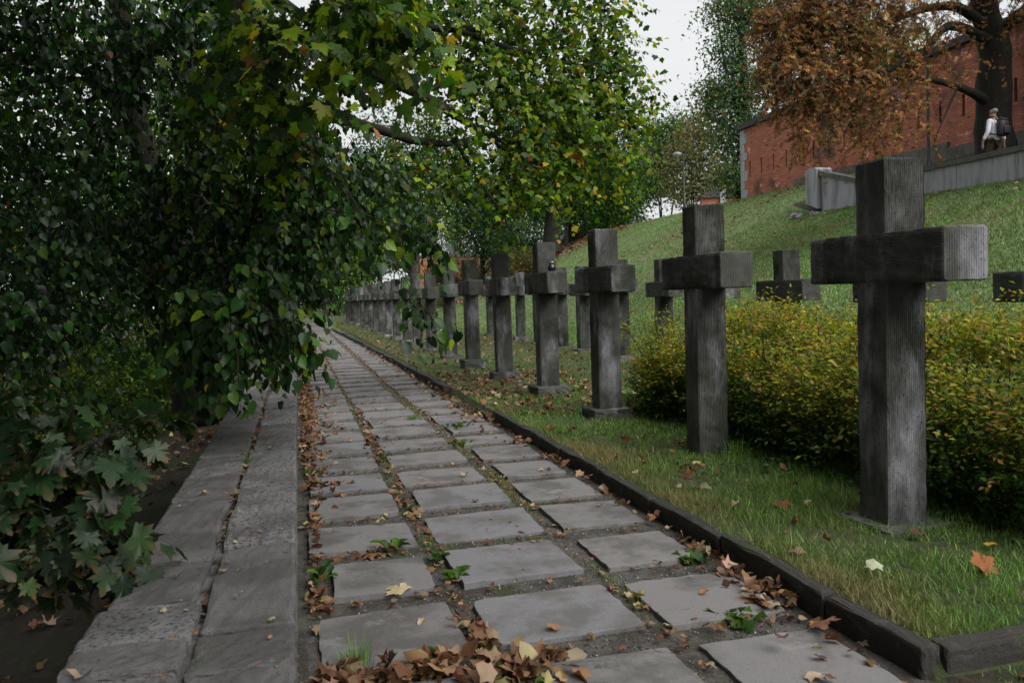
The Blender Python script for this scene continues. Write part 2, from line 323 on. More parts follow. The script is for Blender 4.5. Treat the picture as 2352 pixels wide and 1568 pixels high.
def sprays(starts, dirs, L, m, leaf, T, cols, wts, grav=.35, droop=.8, tipcol=None, tipk=0, twig=.004):
    """drooping twigs carrying alternate leaves; returns leaf triple and list of twig tubes"""
    N = len(starts); t = (np.arange(m)+.6)/m
    tt = np.broadcast_to(t, (N, m))+rng.normal(0, .02, (N, m))
    Lc = L[:, None, None]; D = dirs[:, None, :]
    pos = starts[:, None, :]+D*Lc*tt[..., None]; pos[..., 2] -= (grav*L[:, None]*tt**2)
    tang = D*Lc; tang = np.broadcast_to(tang, pos.shape).copy(); tang[..., 2] -= 2*grav*L[:, None]*tt; tang = unit(tang)
    side = unit(np.cross(tang, np.array([0, 0, 1.]))) * np.where(np.arange(m) % 2, 1, -1)[None, :, None]
    ld = tang*.6+side*.8+np.array([0, 0, -1.])*droop+rng.normal(0, .35, pos.shape)
    ln = np.array([0, 0, 1.])*.9+tang*.5+rng.normal(0, .45, pos.shape)
    x, d, z = frame(ld.reshape(-1, 3), ln.reshape(-1, 3)); n = N*m
    base = pos.reshape(-1, 3)+d*leaf*.25
    sc = leaf*rng.uniform(.5, 1.25, n)
    c = palette(n, cols, wts)
    tk = rng.random(n)*tipk if tipk else 0
    lv = inst(T, base, x, d, z, sc, c, tipcol, tk)
    # twigs as thin 3-sided tubes, 4 rings
    k = 4; s = np.linspace(0, 1, k); p = starts[:, None, :]+D*Lc*s[None, :, None]; p[..., 2] -= grav*L[:, None]*s**2
    r = twig*(1-.8*s); a = np.arange(3)*2*math.pi/3
    off = np.stack([np.cos(a), np.sin(a)*.7, np.sin(a)*.7], -1)
    tv = (p[:, :, None, :]+off[None, None]*r[None, :, None, None]).reshape(-1, 3)
    fs = []
    for i in range(k-1):
        for j in range(3):
            q = np.array([i*3+j, i*3+(j+1) % 3, (i+1)*3+(j+1) % 3]); fs.append(q); fs.append(np.array([i*3+j, (i+1)*3+(j+1) % 3, (i+1)*3+j]))
    tf = (np.array(fs)[None]+(np.arange(N)*k*3)[:, None, None]).reshape(-1, 3)
    return lv, (tv, tf, np.tile(np.array([[.03, .026, .018]]), (len(tv), 1)))
def inlobe(n, c, r, shell=.35):
    u = sphere_dirs(n); rad = rng.random(n)**shell; return c+u*rad[:, None]*r, u
def lobe_sprays(lobes, leaf, T, cols, wts, m=9, L=(.35, .8), sag=.5, **kw):
    out = []
    for (c, r, n) in lobes:
        st, u = inlobe(n, np.array(c), np.array(r))
        d = unit(u*np.array([1, 1, .5])+rng.normal(0, .5, (n, 3))+np.array([0, 0, -sag]))
        a, b = sprays(st, d, rng.uniform(L[0], L[1], n), m, leaf, T, cols, wts, **kw); out += [a, b]
    return out
def LB(x, y, d, rp, n, zr=1.0, dr=1.0):       # lobe centred on picture point at depth, radius in picture units
    r = rp*d/F; return (P(x, y, d), (r, r*dr, r*zr), n)
def limbs(polys, n=8):
    return join([tube([P(x, y, d) for x, y, d, r in pl], [r for *_, r in pl], n, 5, .06) for pl in polys])
def tree(name, label, cat_, limb_polys, crown_parts, matleaf, bark=M_bark, group=None, world_trunks=None):
    if world_trunks: tv, tf = join([tube([q[:3] for q in pl], [q[3] for q in pl], 9, 4, .05) for pl in world_trunks])
    else: tv, tf = limbs(limb_polys)
    z0 = tv[tv[:, 2].argmin()]; root = thing(name, label, cat_, tuple(float(a) for a in z0), 0, group)
    mesh('trunk', tv, tf, bark, root, smooth=True)
    v, f, c = cat(crown_parts); mesh('crown' if cat_ == 'tree' else 'foliage', v, f, matleaf, root, col=c)
    return root
def clumps(c, r, nc, per, cr, leaf, cols, wts, T=T_quad, shell=.4, flat=.75, var=.25):
    """crown made of leaf clumps through an ellipsoid"""
    c = np.array(c, float); r = np.array(r, float)
    cc, u = inlobe(nc, c, r, shell); k = rng.uniform(.6, 1.3, nc)
    pos = cc[:, None, :]+rng.normal(0, 1, (nc, per, 3))*cr*k[:, None, None]*np.array([1, 1, flat])*.55
    cl = palette(nc, cols, wts, var)[:, None, :]*np.exp(rng.normal(0, .22, (nc, per, 1))); n = nc*per
    d = rng.normal(size=(n, 3))+np.array([0, 0, -.5]); nn = rng.normal(0, .6, (n, 3))+np.array([0, 0, .8])
    x, d, z = frame(d, nn); return inst(T, pos.reshape(-1, 3), x, d, z, leaf*rng.uniform(.6, 1.3, n), cl.reshape(-1, 3))

# ================================================================ low stone wall on the left
wall = thing('low_wall', 'long low stone wall with a wide flat coping of rough grey stones along the left edge of the path', 'wall', (-.4, 14, 0))
v, f = join([box(-.68, -.075, .2, 46, -1.9, .36, .01), box(-.70, -.070, .2, 46, .362, .466, .005)])
mesh('wall_body', v, f, M_mortar, wall)
def strip(x0f, x1f, joints, ends):
    for i in range(len(joints)-1):
        y0, y1 = joints[i], joints[i+1]
        g = .013+abs(rng.normal(0, .006)); sk = rng.normal(0, .025)
        v, f = box(x0f(y0), x1f(y1), y0+g, y1-g, .372, .5+rng.normal(0, .006), .016, .0016, 9)
        v[:, 1] += (v[:, 0]+.4)*sk; v[:, 2] += .006*nz(v[:, 0], v[:, 1], 5)+.003*nz(v[:, 0], v[:, 1], 19)
        v[:, 0] += .009*nz(v[:, 1], v[:, 2], 4, 2)*(np.abs(v[:, 0]+.36) < .12)
        ed = (np.abs(v[:, 1]-y0) < .03) | (np.abs(v[:, 1]-y1) < .03); v[:, 1] += ed*.008*nz(v[:, 0], v[:, 1], 14, i); v[:, 2] -= ed*.006*np.clip(nz(v[:, 0], v[:, 1], 9, i+2), 0, 1)
        v[:, 0] -= (np.abs(v[:, 0]-x1f(y1)) < .02)*.008*np.clip(nz(v[:, 1], v[:, 2], 7, 5), 0, 1)
        mesh('coping_stone', v, f, M_cop if rng.random() < .55 else M_cop2, wall, smooth=False)
jr = [1.0, 1.9, 2.51, 2.83, 3.81, 5.03, 6.31, 7.59]; jl = [.9, 1.7, 2.1, 2.55, 2.79, 3.17, 3.67, 4.78, 5.45, 6.15, 6.84]
while jr[-1] < 33: jr.append(jr[-1]+rng.uniform(.85, 1.3))
while jl[-1] < 33: jl.append(jl[-1]+rng.uniform(.7, 1.2))
strip(lambda y: -.35-.010*min(y, 5)/3+rng.normal(0, .004), lambda y: -.055, jr, 0)
strip(lambda y: -.715+rng.normal(0, .006), lambda y: -.375-.016*(y > 3.3)-rng.uniform(0, .01), jl, 0)

# ================================================================ path slabs
path = tag(mesh('path', *box(-.03, 2.30, .5, 62, -.25, -.012), M_soil), kind='structure')
far_parts = []; n_sl = 0
for r in range(-2, 70):
    yf = 3.56+.838*r if r < 14 else 3.56+.838*14+(r-14)*.86
    for cidx, (x0, x1) in enumerate(((.01, .655), (.79, 1.485), (1.62, 2.19))):
        if yf > 30 and cidx == 0 and rng.random() < .5: continue
        if r >= 8: x0 -= .02*min(r-8, 4)*(cidx > 0); x1 -= .03*min(r-8, 3)*(cidx > 0)
        dy = -.02*cidx+rng.normal(0, .018); dep = .585+rng.normal(0, .012)
        if cidx == 2: dy -= .05; dep += .02
        if cidx == 0: dy -= .03; dep += .02
        w0 = x0+rng.normal(0, .012); w1 = x1+rng.normal(0, .012)
        if cidx == 0 and r in (1,): w0 = .12
        far = r > 25
        v, f = box(w0, w1, yf+dy, yf+dy+dep, -.045, .016+rng.normal(0, .005), .005, 0, None if far else 8)
        cxm, cym = (w0+w1)/2, yf+dy+dep/2; a = rng.normal(0, .012)
        X, Y = v[:, 0]-cxm, v[:, 1]-cym; v[:, 0] = cxm+X*math.cos(a)-Y*math.sin(a); v[:, 1] = cym+X*math.sin(a)+Y*math.cos(a)
        v[:, 2] += X*rng.normal(0, .010)+Y*rng.normal(0, .013)
        cn = (np.abs(X)/((w1-w0)/2)+np.abs(Y)/(dep/2)) > 1.86; ch = cn*np.clip(nz(np.sign(X)*3+w0*9, np.sign(Y)*3+yf, 5), 0, 1)*.022; v[:, 0] -= np.sign(X)*ch; v[:, 1] -= np.sign(Y)*ch
        e = np.maximum(np.abs(X)/((w1-w0)/2), np.abs(Y)/(dep/2))
        v[:, 0] += (e > .95)*.010*nz(v[:, 0]*9, v[:, 1]*9, 3); v[:, 1] += (e > .95)*.010*nz(v[:, 0]*9, v[:, 1]*9, 3, 1)
        if far: far_parts.append((v, f)); continue
        mesh('paving_slab', v, f, M_slab2 if (r, cidx) in ((0, 1), (2, 1), (4, 0)) or rng.random() < .06 else M_slab, path)
v, f = join(far_parts); o = mesh('paving_slab', v, f, M_slab, path); o['kind'] = 'stuff'

# ================================================================ kerb
kerb = thing('kerb', 'low dark mossy stone kerb between the path and the grass', 'kerb', (2.34, 8, 0))
def kstone(x0, x1, y0, y1, z1, sk=0):
    v, f = box(x0, x1, y0, y1, -.12, z1, .014, .0015, 6)
    v[:, 0] += .010*nz(v[:, 1], v[:, 2], 3)+sk*(v[:, 1]-(y0+y1)/2); v[:, 2] += .010*nz(v[:, 1], v[:, 0], 4, 1)*(v[:, 2] > 0)
    mesh('kerbstone', v, f, M_kerb, kerb)
y = 2.72
for L in (.62, 1.02, .98, 1.05, 1.0, 1.0, .95, .8): kstone(2.292, 2.38, y+.004, y+L-.004, .118+rng.normal(0, .006), rng.normal(0, .012)); y += L
kstone(2.26, 2.36, 10.35, 11.1, .05, .05)
y = 13.4
while y < 46:
    L = rng.uniform(1.0, 1.9); o_ = -.05-max(0, y-18)*.018+rng.normal(0, .015)
    kstone(2.27+o_, 2.385+o_, y+.01, y+L-.01, .115+rng.normal(0, .012), -.02+rng.normal(0, .01)); y += L
for x0_, x1_ in ((2.392, 3.3), (3.31, 4.3), (4.31, 5.4)): kstone(x0_, x1_, 2.70, 2.80, .112)

# ================================================================ stone crosses
def ribbed(hx, hy, z0, z1, nrib, amp, sides, rings=46, axis='z', wob=.0025, capr=.012):
    """bar of rectangular section with chiselled ribs along its length"""
    per = []
    def edge(a, b, rib, n):
        for i in range(n*4):
            t = i/(n*4); p = np.array(a)*(1-t)+np.array(b)*t
            nrm = np.array([b[1]-a[1], -(b[0]-a[0])]); nrm = nrm/np.linalg.norm(nrm)
            o = -amp*rib*(.5-.5*math.cos(2*math.pi*t*n)); o -= .012*(1-min(1, min(t, 1-t)*10))**2
            per.append((p+nrm*o, t))
    cs = [(-hx, -hy), (hx, -hy), (hx, hy), (-hx, hy)]
    for k in range(4): edge(cs[k], cs[(k+1) % 4], sides[k], nrib)
    per = np.array([p for p, _ in per]); n = len(per); V = []; cs_ = 1-capr/hx*.5
    zs = [(z0, 0), (z0, cs_)]+[(z, 1) for z in np.linspace(z0+.012, z1-.012, rings)]+[(z1, cs_), (z1+.004, 0)]
    for z, s in zs:
        jx = wob*nz(per[:, 0]*3+z*1.5, per[:, 1]*5-z*1.5, 6)+rng.normal(0, .0005, n)
        chip = .07*np.clip(nz(z, np.sign(per[:, 0])*3+np.sign(per[:, 1])*5, 7, 3)-.45, 0, 1)*(np.minimum(np.abs(np.abs(per[:, 0])-hx), 1) < .03)*(np.abs(np.abs(per[:, 1])-hy) < .03) if s == 1 else np.zeros(n)
        q = per*s*(1-chip[:, None])+(jx*(s > 0))[:, None]*np.sign(per)
        zz = z+(.007*nz(per[:, 0]*4, per[:, 1]*4, 5) if z > z1-.02 and s > 0 else 0)
        V.append(np.column_stack([q, np.broadcast_to(zz, n)]))
    V = np.concatenate(V); m = len(zs)
    Fc = np.array([[i*n+j, i*n+(j+1) % n, (i+1)*n+(j+1) % n, (i+1)*n+j] for i in range(m-1) for j in range(n)])
    if axis == 'y': V = np.column_stack([V[:, 0], V[:, 2], V[:, 1]]); Fc = Fc[:, ::-1]
    return V, Fc
crossmeshes = []
for k in range(3):
    sh = ribbed(.138, .14, -.12, 2.17, 20, .0062, (1, .4, 1, .18), 60)                # -y face (towards camera) ribbed
    if k == 0: ba = ribbed(.147, .148, -.585, .585, 18, .002, (.4, .4, .4, .4), 40, 'y')
    else: ba = ribbed(.147, .150, -.60, .60, 18, .005, (.5, .5, .5, .5), 40, 'y')
    # end faces of the bar: horizontal ribs as real ridges
    er = []
    for s in (-1, 1):
        ye = .585 if k == 0 else .60; nr = 16
        for i in range(nr):
            t = -.125+.25*(i+.5)/nr
            b = (box(-.135, .135, s*ye-.003, s*ye+.003, t-.0045, t+.0045, .002) if k else box(t-.0045, t+.0045, s*ye-.002, s*ye+.002, -.135, .135, .0015))
            er.append(b)
    ev, ef = join(er); bv = np.concatenate([ba[0], ev]); bf = [list(q) for q in ba[1]]+[[a+len(ba[0]) for a in q] for q in ef]
    ps = box(-.235, .235, -.24, .24, -.15, .10, .016, .003, 5)
    crossmeshes.append((sh, (bv, bf), ps))
tmpl = []
for k, (sh, ba, ps) in enumerate(crossmeshes):
    ms = []
    for nm, (v, f), zo in (('shaft', sh, 0), ('crossbar', ba, 1.595), ('plinth', ps, 0)):
        me = bpy.data.meshes.new(nm); me.from_pydata((v+np.array([0, 0, zo])).tolist(), [], [list(map(int, q)) for q in f]); me.materials.append(M_cross); me.update(); ms.append(me)
    tmpl.append(ms)
def cross(x, y, z, k, label, group, plinth=0.0, hs=1.0, rz=0.0, tilt=(0, 0)):
    t = thing('stone_cross', label, 'cross', (x, y, z), rz, group); t.rotation_euler = (tilt[0], tilt[1], rz)
    for nm, me in zip(('shaft', 'crossbar', 'plinth'), tmpl[k]):
        o = bpy.data.objects.new(nm, me); C.objects.link(o); o.parent = t
        if nm == 'plinth': o.location.z = plinth; o.rotation_euler.z = rng.normal(0, .03)
    return t
NUM = ['nearest', 'second', 'third', 'fourth', 'fifth', 'sixth', 'seventh', 'eighth', 'ninth', 'tenth', 'eleventh', 'twelfth', 'thirteenth', 'fourteenth', 'fifteenth', 'sixteenth', 'seventeenth', 'eighteenth', 'nineteenth', 'twentieth', 'twenty-first', 'twenty-second', 'twenty-third']
G1 = 'stone crosses of the front row beside the path'; G2 = 'stone crosses of the back row below the grass bank'
row1 = [4.21, 6.61, 9.11, 11.5, 14.06, 16.75, 19.5, 22.3, 25.0, 27.7, 30.4, 33.1, 35.8, 38.5, 41.2, 43.9, 46.6, 49.3, 52, 54.7, 57.4, 60.1]
extra = {0: 'largest ribbed stone cross at the right, nearest to the camera in the front row', 1: 'ribbed stone cross with pale streaked shaft sunk in grass, second in the front row',
         2: 'ribbed stone cross on a square plinth near the hedge end, third in front row', 3: 'stone cross with a dark candle jar standing on its arm, fourth in the front row'}
for i, y in enumerate(row1):
    k = (0, 0, 2, 1, 1)[i] if i < 5 else int(rng.integers(0, 3))
    pl = (-.088, -.16, .0, .02, .03)[i] if i < 5 else rng.uniform(-.02, .06)
    cross(3.33+.138+rng.normal(0, .012)*(i > 2), y+.14, .095+rng.normal(0, .012)*(i > 2), k, extra.get(i, 'weathered dark stone cross, %s from the camera in the front row' % NUM[i]), G1, pl, rz=rng.normal(0, .012), tilt=(rng.normal(0, .003), rng.normal(0, .004)))
row2 = [6.15, 8.3, 10.6, 12.75, 14.85, 17.0, 19.55, 21.3, 23.6, 25.7, 27.7, 29.8]
zt = {0: -.14, 1: -.14, 2: -.12, 3: -.08, 4: -.04, 5: .06, 6: .02, 7: .06}
seen2 = {0: 'stone cross behind the hedge at the right edge, only its arm seen', 1: 'stone cross almost hidden behind the nearest front cross, rising from the hedge', 2: 'stone cross behind the hedge, seen between the two nearest front crosses',
         4: 'dark stone cross behind the left part of the hedge, left of the second front cross'}
for i, y in enumerate(row2):
    cross(6.84+rng.normal(0, .02), y+.14, zt.get(i, .08), int(rng.integers(0, 3)), seen2.get(i, 'dark stone cross, %s from the camera in the back row below the bank' % NUM[i]), G2, rng.uniform(-.05, .05), rz=rng.normal(0, .03), tilt=(0, rng.normal(0, .006)))
for i in range(6):
    cross(3.3, 92+i*2.7, .05, int(rng.integers(0, 3)), 'far stone cross beyond the bright clearing, %s of the distant row' % NUM[i], 'distant crosses beyond the clearing', .0)

# candle jar on the fourth cross
cl = P(1243, 640, 13.0); jx, jy, jz = 3.46, 11.24, .095+1.595+.152
jar = thing('candle_jar', 'small black and silver grave candle jar standing on the arm of a stone cross', 'candle', (jx, jy, jz))
M_black = plain('glazed_black', (.012, .012, .014), .18); M_sil = plain('tin', (.35, .33, .30), .3, .8); M_white = plain('white_glass', (.35, .36, .4), .25)
mesh('jar_body', *lathe([(.025, 0), (.035, .004), (.052, .035), (.058, .06), (.055, .085), (.036, .108), (.03, .118)], 20, (jx, jy, jz)), M_black, jar, smooth=True)
mesh('foot', *lathe([(.034, -.002), (.036, .006), (.026, .016)], 20, (jx, jy, jz)), M_white, jar, smooth=True)
mesh('lid', *lathe([(.034, .116), (.038, .122), (.038, .138), (.040, .142), (.030, .152), (.008, .156)], 20, (jx, jy, jz)), M_sil, jar, smooth=True)

# ================================================================ retaining wall on the bank
rw = thing('retaining_wall', 'grey concrete retaining wall with a flat capping at the top of the grass bank', 'wall', (17.45, 18, 4))
def slab_poly(pts_yz, x0, x1):
    n = len(pts_yz); v = [(x0, y, z) for y, z in pts_yz]+[(x1, y, z) for y, z in pts_yz]
    f = [list(range(n))[::-1], list(range(n, 2*n))]+[[i, (i+1) % n, n+(i+1) % n, n+i] for i in range(n)]; return np.array(v), f
yy = -2.0; pn = []
while yy < 25.2:
    L = rng.uniform(.75, 1.15); y1 = min(yy+L, 25.2)
    zt0, zt1 = [4.62 if q < 23.0 else 4.62+(q-23.0)*.265 for q in (yy+.006, y1-.006)]
    pn.append(slab_poly([(yy+.006, 3.2), (y1-.006, 3.2), (y1-.006, zt1), (yy+.006, zt0)], 17.4+rng.normal(0, .008), 17.62)); yy += L
v, f = join(pn); mesh('panel', v, f, M_conc, rw)
v, f = join([slab_poly([(-2, 4.622), (23.0, 4.622), (23.0, 4.76), (-2, 4.76)], 17.33, 17.70), slab_poly([(23.004, 4.622), (24.1, 4.915), (24.1, 5.06), (23.004, 4.765)], 17.325, 17.7), slab_poly([(24.11, 4.918), (25.25, 5.22), (25.25, 5.37), (24.11, 5.065)], 17.32, 17.7)])
mesh('capping', v, f, M_conccap, rw)
v, f = slab_poly([(25.252, 4.1), (25.9, 4.35), (25.9, 5.42), (25.75, 5.52), (25.35, 5.50), (25.252, 5.42)], 17.25, 17.85)
mesh('end_pier', v, f, M_conc, rw)
for (x_, y_, s_) in ((17.15, 25.25, .13), (17.0, 24.9, .09), (16.9, 25.9, .2)):
    v, f = box(-s_, s_, -s_*.8, s_*.8, -s_*.5, s_*.55, s_*.3, s_*.1, 2); v += np.array([x_, y_, float(H(x_, y_))+.03])
    tag(mesh('stone', v, f, M_conc), 'small broken %s stone lying in the grass below the end of the retaining wall' % ('pale' if s_ == .13 else 'white' if s_ == .09 else 'large'), 'stone', 'broken stones below the retaining wall')

# ================================================================ brick wall
bw = thing('brick_wall', 'high old red brick fortress wall with narrow slits and stone quoins', 'wall', (20.6, 25, 5.5))
v, f = box(20.5, 21.6, 2, 35.83, 3.8, 8.82); 
slits = [(35.09-i*.985, 6.96+.005*i) for i in range(26)]
# wall face pieced round the slits so that every slit is a real opening
cols_y = sorted([y-.055 for y, _ in slits]+[y+.055 for y, _ in slits]); qs = []
def quad(y0, y1, z0, z1, x=20.5): return (np.array([(x, y0, z0), (x, y1, z0), (x, y1, z1), (x, y0, z1)]), [[0, 3, 2, 1]])
edges = [2]+cols_y+[35.83]
for i in range(len(edges)-1):
    y0, y1 = edges[i], edges[i+1]
    if i % 2 == 0: qs.append(quad(y0, y1, 3.8, 8.82))
    else:
        zc = 6.96; h = .34
        qs.append(quad(y0, y1, 3.8, zc-h)); qs.append(quad(y0, y1, zc+h, 8.82))
        qs.append((np.array([(20.5, y0, zc-h), (20.9, y0, zc-h), (20.9, y0, zc+h), (20.5, y0, zc+h)]), [[0, 1, 2, 3]]))
        qs.append((np.array([(20.5, y1, zc-h), (20.9, y1, zc-h), (20.9, y1, zc+h), (20.5, y1, zc+h)]), [[0, 3, 2, 1]]))
        qs.append((np.array([(20.5, y0, zc+h), (20.9, y0, zc+h), (20.9, y1, zc+h), (20.5, y1, zc+h)]), [[0, 1, 2, 3]]))
        qs.append((np.array([(20.5, y0, zc-h), (20.9, y0, zc-h), (20.9, y1, zc-h), (20.5, y1, zc-h)]), [[0, 3, 2, 1]]))
        qs.append(quad(y0, y1, zc-h, zc+h, 20.9))
qs.append((np.array([(20.5, 35.83, 3.8), (21.6, 35.83, 3.8), (21.6, 35.83, 8.82), (20.5, 35.83, 8.82), (21.6, 2, 3.8), (21.6, 2, 8.82)]), [[0, 1, 2, 3], [1, 4, 5, 2], [3, 2, 5]]))
v, f = join(qs); mesh('wall_face', v, f, M_brick, bw)
v, f = join([box(20.34, 21.75, 2, 36.05, 8.83, 8.96, .02), box(20.42, 21.7, 2, 35.98, 8.962, 9.12, .04)]); mesh('wall_cap', v, f, M_roof, bw)
q = []
z = 5.2; i = 0
while z < 8.78:
    h = rng.uniform(.32, .5); z1 = min(z+h, 8.81); q.append(box(20.47, 20.9, 35.86-(.55 if i % 2 else .33), 35.90, z+.004, z1-.004, .01)); z = z1; i += 1
v, f = join(q); mesh('quoin', v, f, M_conc, bw)
y = 3; q = []
while y < 31.5:
    L = rng.uniform(1.2, 1.9); zt_ = 5.75 if y < 21.5 else 5.95+.0*y; q.append(box(20.40, 20.6, y+.005, min(y+L, 31.5)-.005, 4.5, zt_, .015)); y += L
v, f = join(q); mesh('plinth_course', v, f, M_plinth, bw)
bw2 = thing('brick_wall', 'lower far red brick wall with a pale pier and slate cap beyond the bank crest', 'wall', (29, 58, 6))
a0, a1 = P(1612, 475, 60), P(1725, 475, 60); 
def slant(pa, pb, z0, za, zb, th=.5):
    d = unit(pb[:2]-pa[:2]); n = np.array([-d[1], d[0]])*th
    q = [pa[:2], pb[:2], pb[:2]+n, pa[:2]+n]; v = [(*p, z0) for p in q]+[(q[0][0], q[0][1], za), (q[1][0], q[1][1], zb), (q[2][0], q[2][1], zb), (q[3][0], q[3][1], za)]
    return np.array(v), [[0, 3, 2, 1], [4, 5, 6, 7], [0, 1, 5, 4], [1, 2, 6, 5], [2, 3, 7, 6], [3, 0, 4, 7]]
mesh('wall_face', *slant(a0, a1, 5, 7.95, 9.4), M_brick, bw2)
mesh('wall_cap', *slant(a0+[-.1, -.15, 0], a1+[0, -.15, 0], 7.95, 8.15, 9.6, .8), M_roof, bw2)
a2, a3 = P(1655, 460, 59.8), P(1667, 460, 59.8); mesh('pier', *slant(a2, a3, 5, 8.5, 8.65), M_conc, bw2)
bw3 = thing('brick_wall', 'distant red brick wall seen through the shrubs above the far green bank', 'wall', (12.5, 80, 4))
a0, a1 = P(945, 640, 84), P(1260, 600, 92); mesh('wall_face', *slant(a0, a1, 2.0, 5.6, 6.6), M_brick, bw3)
mesh('wall_cap', *slant(a0+[-.1, -.1, 0], a1+[.1, -.1, 0], 5.61, 5.8, 6.8, .8), M_roof, bw3)
# pale stair parapet below the crest tree
sp = thing('stair_parapet', 'pale stone parapet of stairs climbing behind the big tree on the bank', 'parapet', tuple(P(1250, 560, 60)))
def para(pts, d, th, drop, m, nm):
    w_ = [P(x, y, dd) for x, y, dd in pts]; vs = []
    for p in w_: vs += [p, p+[th*.7, th*.7, 0], p+[th*.7, th*.7, -drop], p+[0, 0, -drop]]
    fs = [[4*i+j, 4*i+(j+1) % 4, 4*i+4+(j+1) % 4, 4*i+4+j] for i in range(len(w_)-1) for j in range(4)]+[[3, 2, 1, 0], [4*len(w_)-4+j for j in range(4)]]
    mesh(nm, np.array(vs), fs, m, sp)
para([(1175, 596, 56), (1225, 583, 58), (1262, 556, 60), (1318, 524, 62), (1345, 519, 63)], 60, .8, .3, M_conc, 'coping')
para([(1176, 600, 56.2), (1226, 588, 58.2), (1263, 563, 60.2), (1318, 532, 62.2)], 60, .5, 2.0, M_plinth, 'parapet_wall')
pp = thing('stone_pillar', 'dark square stone pillar at the top of the stairs beside the crest', 'pillar', tuple(P(1314, 545, 58)))
p_ = P(1314, 545, 58); v, f = join([box(-.42, .42, -.42, .42, -1.2, .85, .03), box(-.5, .5, -.5, .5, .852, 1.02, .04)]); mesh('post', v+p_, f, M_kerb, pp)
v, f = box(.45, 2.6, -.2, .2, -1.0, .05, .03); mesh('side_wall', v+p_, f, M_kerb, pp)

# ================================================================ lamp posts
def lamp(base, h, label, side):
    t = thing('street_lamp', label, 'street lamp', base, 0, 'dark lamp posts along the upper walk')
    b = np.array(base)
    mesh('post', *join([tube([b+[0, 0, -.2], b+[0, 0, .9], b+[0, 0, .92], b+[0, 0, h]], [.075, .075, .05, .04], 10, 1), ]), M_iron, t, smooth=True)
    hd = b+np.array([side[0]*.32, side[1]*.32, h])
    mesh('arm', *tube([b+[0, 0, h-.02], b+[side[0]*.15, side[1]*.15, h+.05], hd+[0, 0, .05]], [.035, .03, .03], 8, 3), M_iron, t, smooth=True)
    mesh('lamp_shade', *lathe([(.06, .17), (.12, .16), (.24, .09), (.29, .02), (.28, 0)], 18, tuple(hd)), M_silver, t, smooth=True)
    mesh('lamp_glass', *lathe([(.25, -.002), (.22, -.05), (.12, -.08), (.02, -.09)], 18, tuple(hd)), M_lampglass, t, smooth=True)
b_ = P(1572, 470, 46); lz = P(1566, 352, 46)[2]
lamp((float(b_[0]), float(b_[1]), float(b_[2])-.6), lz-float(b_[2])+.5, 'small lamp post with a domed shade standing on the bank crest by the far trees', (-.8, .6))
lamp((17.95, 20.85, 4.12), 4.6, 'thin dark lamp post behind the retaining wall with its head in the orange tree', (-.8, .6))

# ================================================================ walking man
SK = plain('skin', (.36, .20, .15), .55); SH = plain('white_shirt', (.80, .81, .88), .8, nscale=6, var=.85); TR = plain('brown_trousers', (.05, .035, .022), .85); HR = plain('grey_hair', (.26, .26, .27), .8, nscale=60, var=.6); BP = plain('backpack_cloth', (.022, .018, .026), .6); SHO = plain('dark_shoe', (.02, .018, .016), .5)
def skin(name, chains, m, parent, sub=2):
    """chains: lists of (x,y,z,r); a chain starting at an existing point joins it; pelvis first"""
    bm = bmesh.new(); lay = bm.verts.layers.skin.verify(); reg = {}
    first = None
    for ch in chains:
        prev = None
        for x, y, z, r in ch:
            key = (round(x, 3), round(y, 3), round(z, 3))
            if key not in reg:
                q = bm.verts.new((x, y, z)); q[lay].radius = (r, r) if not isinstance(r, tuple) else r
                if first is None: first = q; q[lay].use_root = True
                reg[key] = q
            q = reg[key]
            if prev is not None and prev != q: bm.edges.new((prev, q))
            prev = q
    me = bpy.data.meshes.new(name); bm.to_mesh(me); bm.free(); me.materials.append(m)
    o = bpy.data.objects.new(name, me); C.objects.link(o); o.parent = parent
    s = o.modifiers.new('skin', 'SKIN'); s.use_smooth_shade = True; u = o.modifiers.new('sub', 'SUBSURF'); u.levels = u.render_levels = sub
    return o
man = thing('person', 'grey haired man in white shirt with dark backpack walking behind the retaining wall', 'person', (17.98, 18.5, 4.22), math.radians(8))
sh_l, sh_r = (-.185, -.01, 1.44), (.185, -.01, 1.44)
fing = []
for s, wr in ((-1, (-.30, .10, .86)), (1, (.29, -.06, .85))):
    for i, (dx, L) in enumerate(((-.028, .075), (-.010, .085), (.010, .08), (.028, .062))):
        fing.append([(wr[0], wr[1], wr[2], .028), (wr[0], wr[1]+dx*.8, wr[2]-.075, .016), (wr[0]+.004*s, wr[1]+dx, wr[2]-.075-L*.5, .009), (wr[0]-.008*s, wr[1]+dx+.008, wr[2]-.075-L, .0075)])
    fing.append([(wr[0], wr[1], wr[2], .028), (wr[0]-.01*s, wr[1]+.035, wr[2]-.045, .011), (wr[0]-.012*s, wr[1]+.052, wr[2]-.085, .008)])
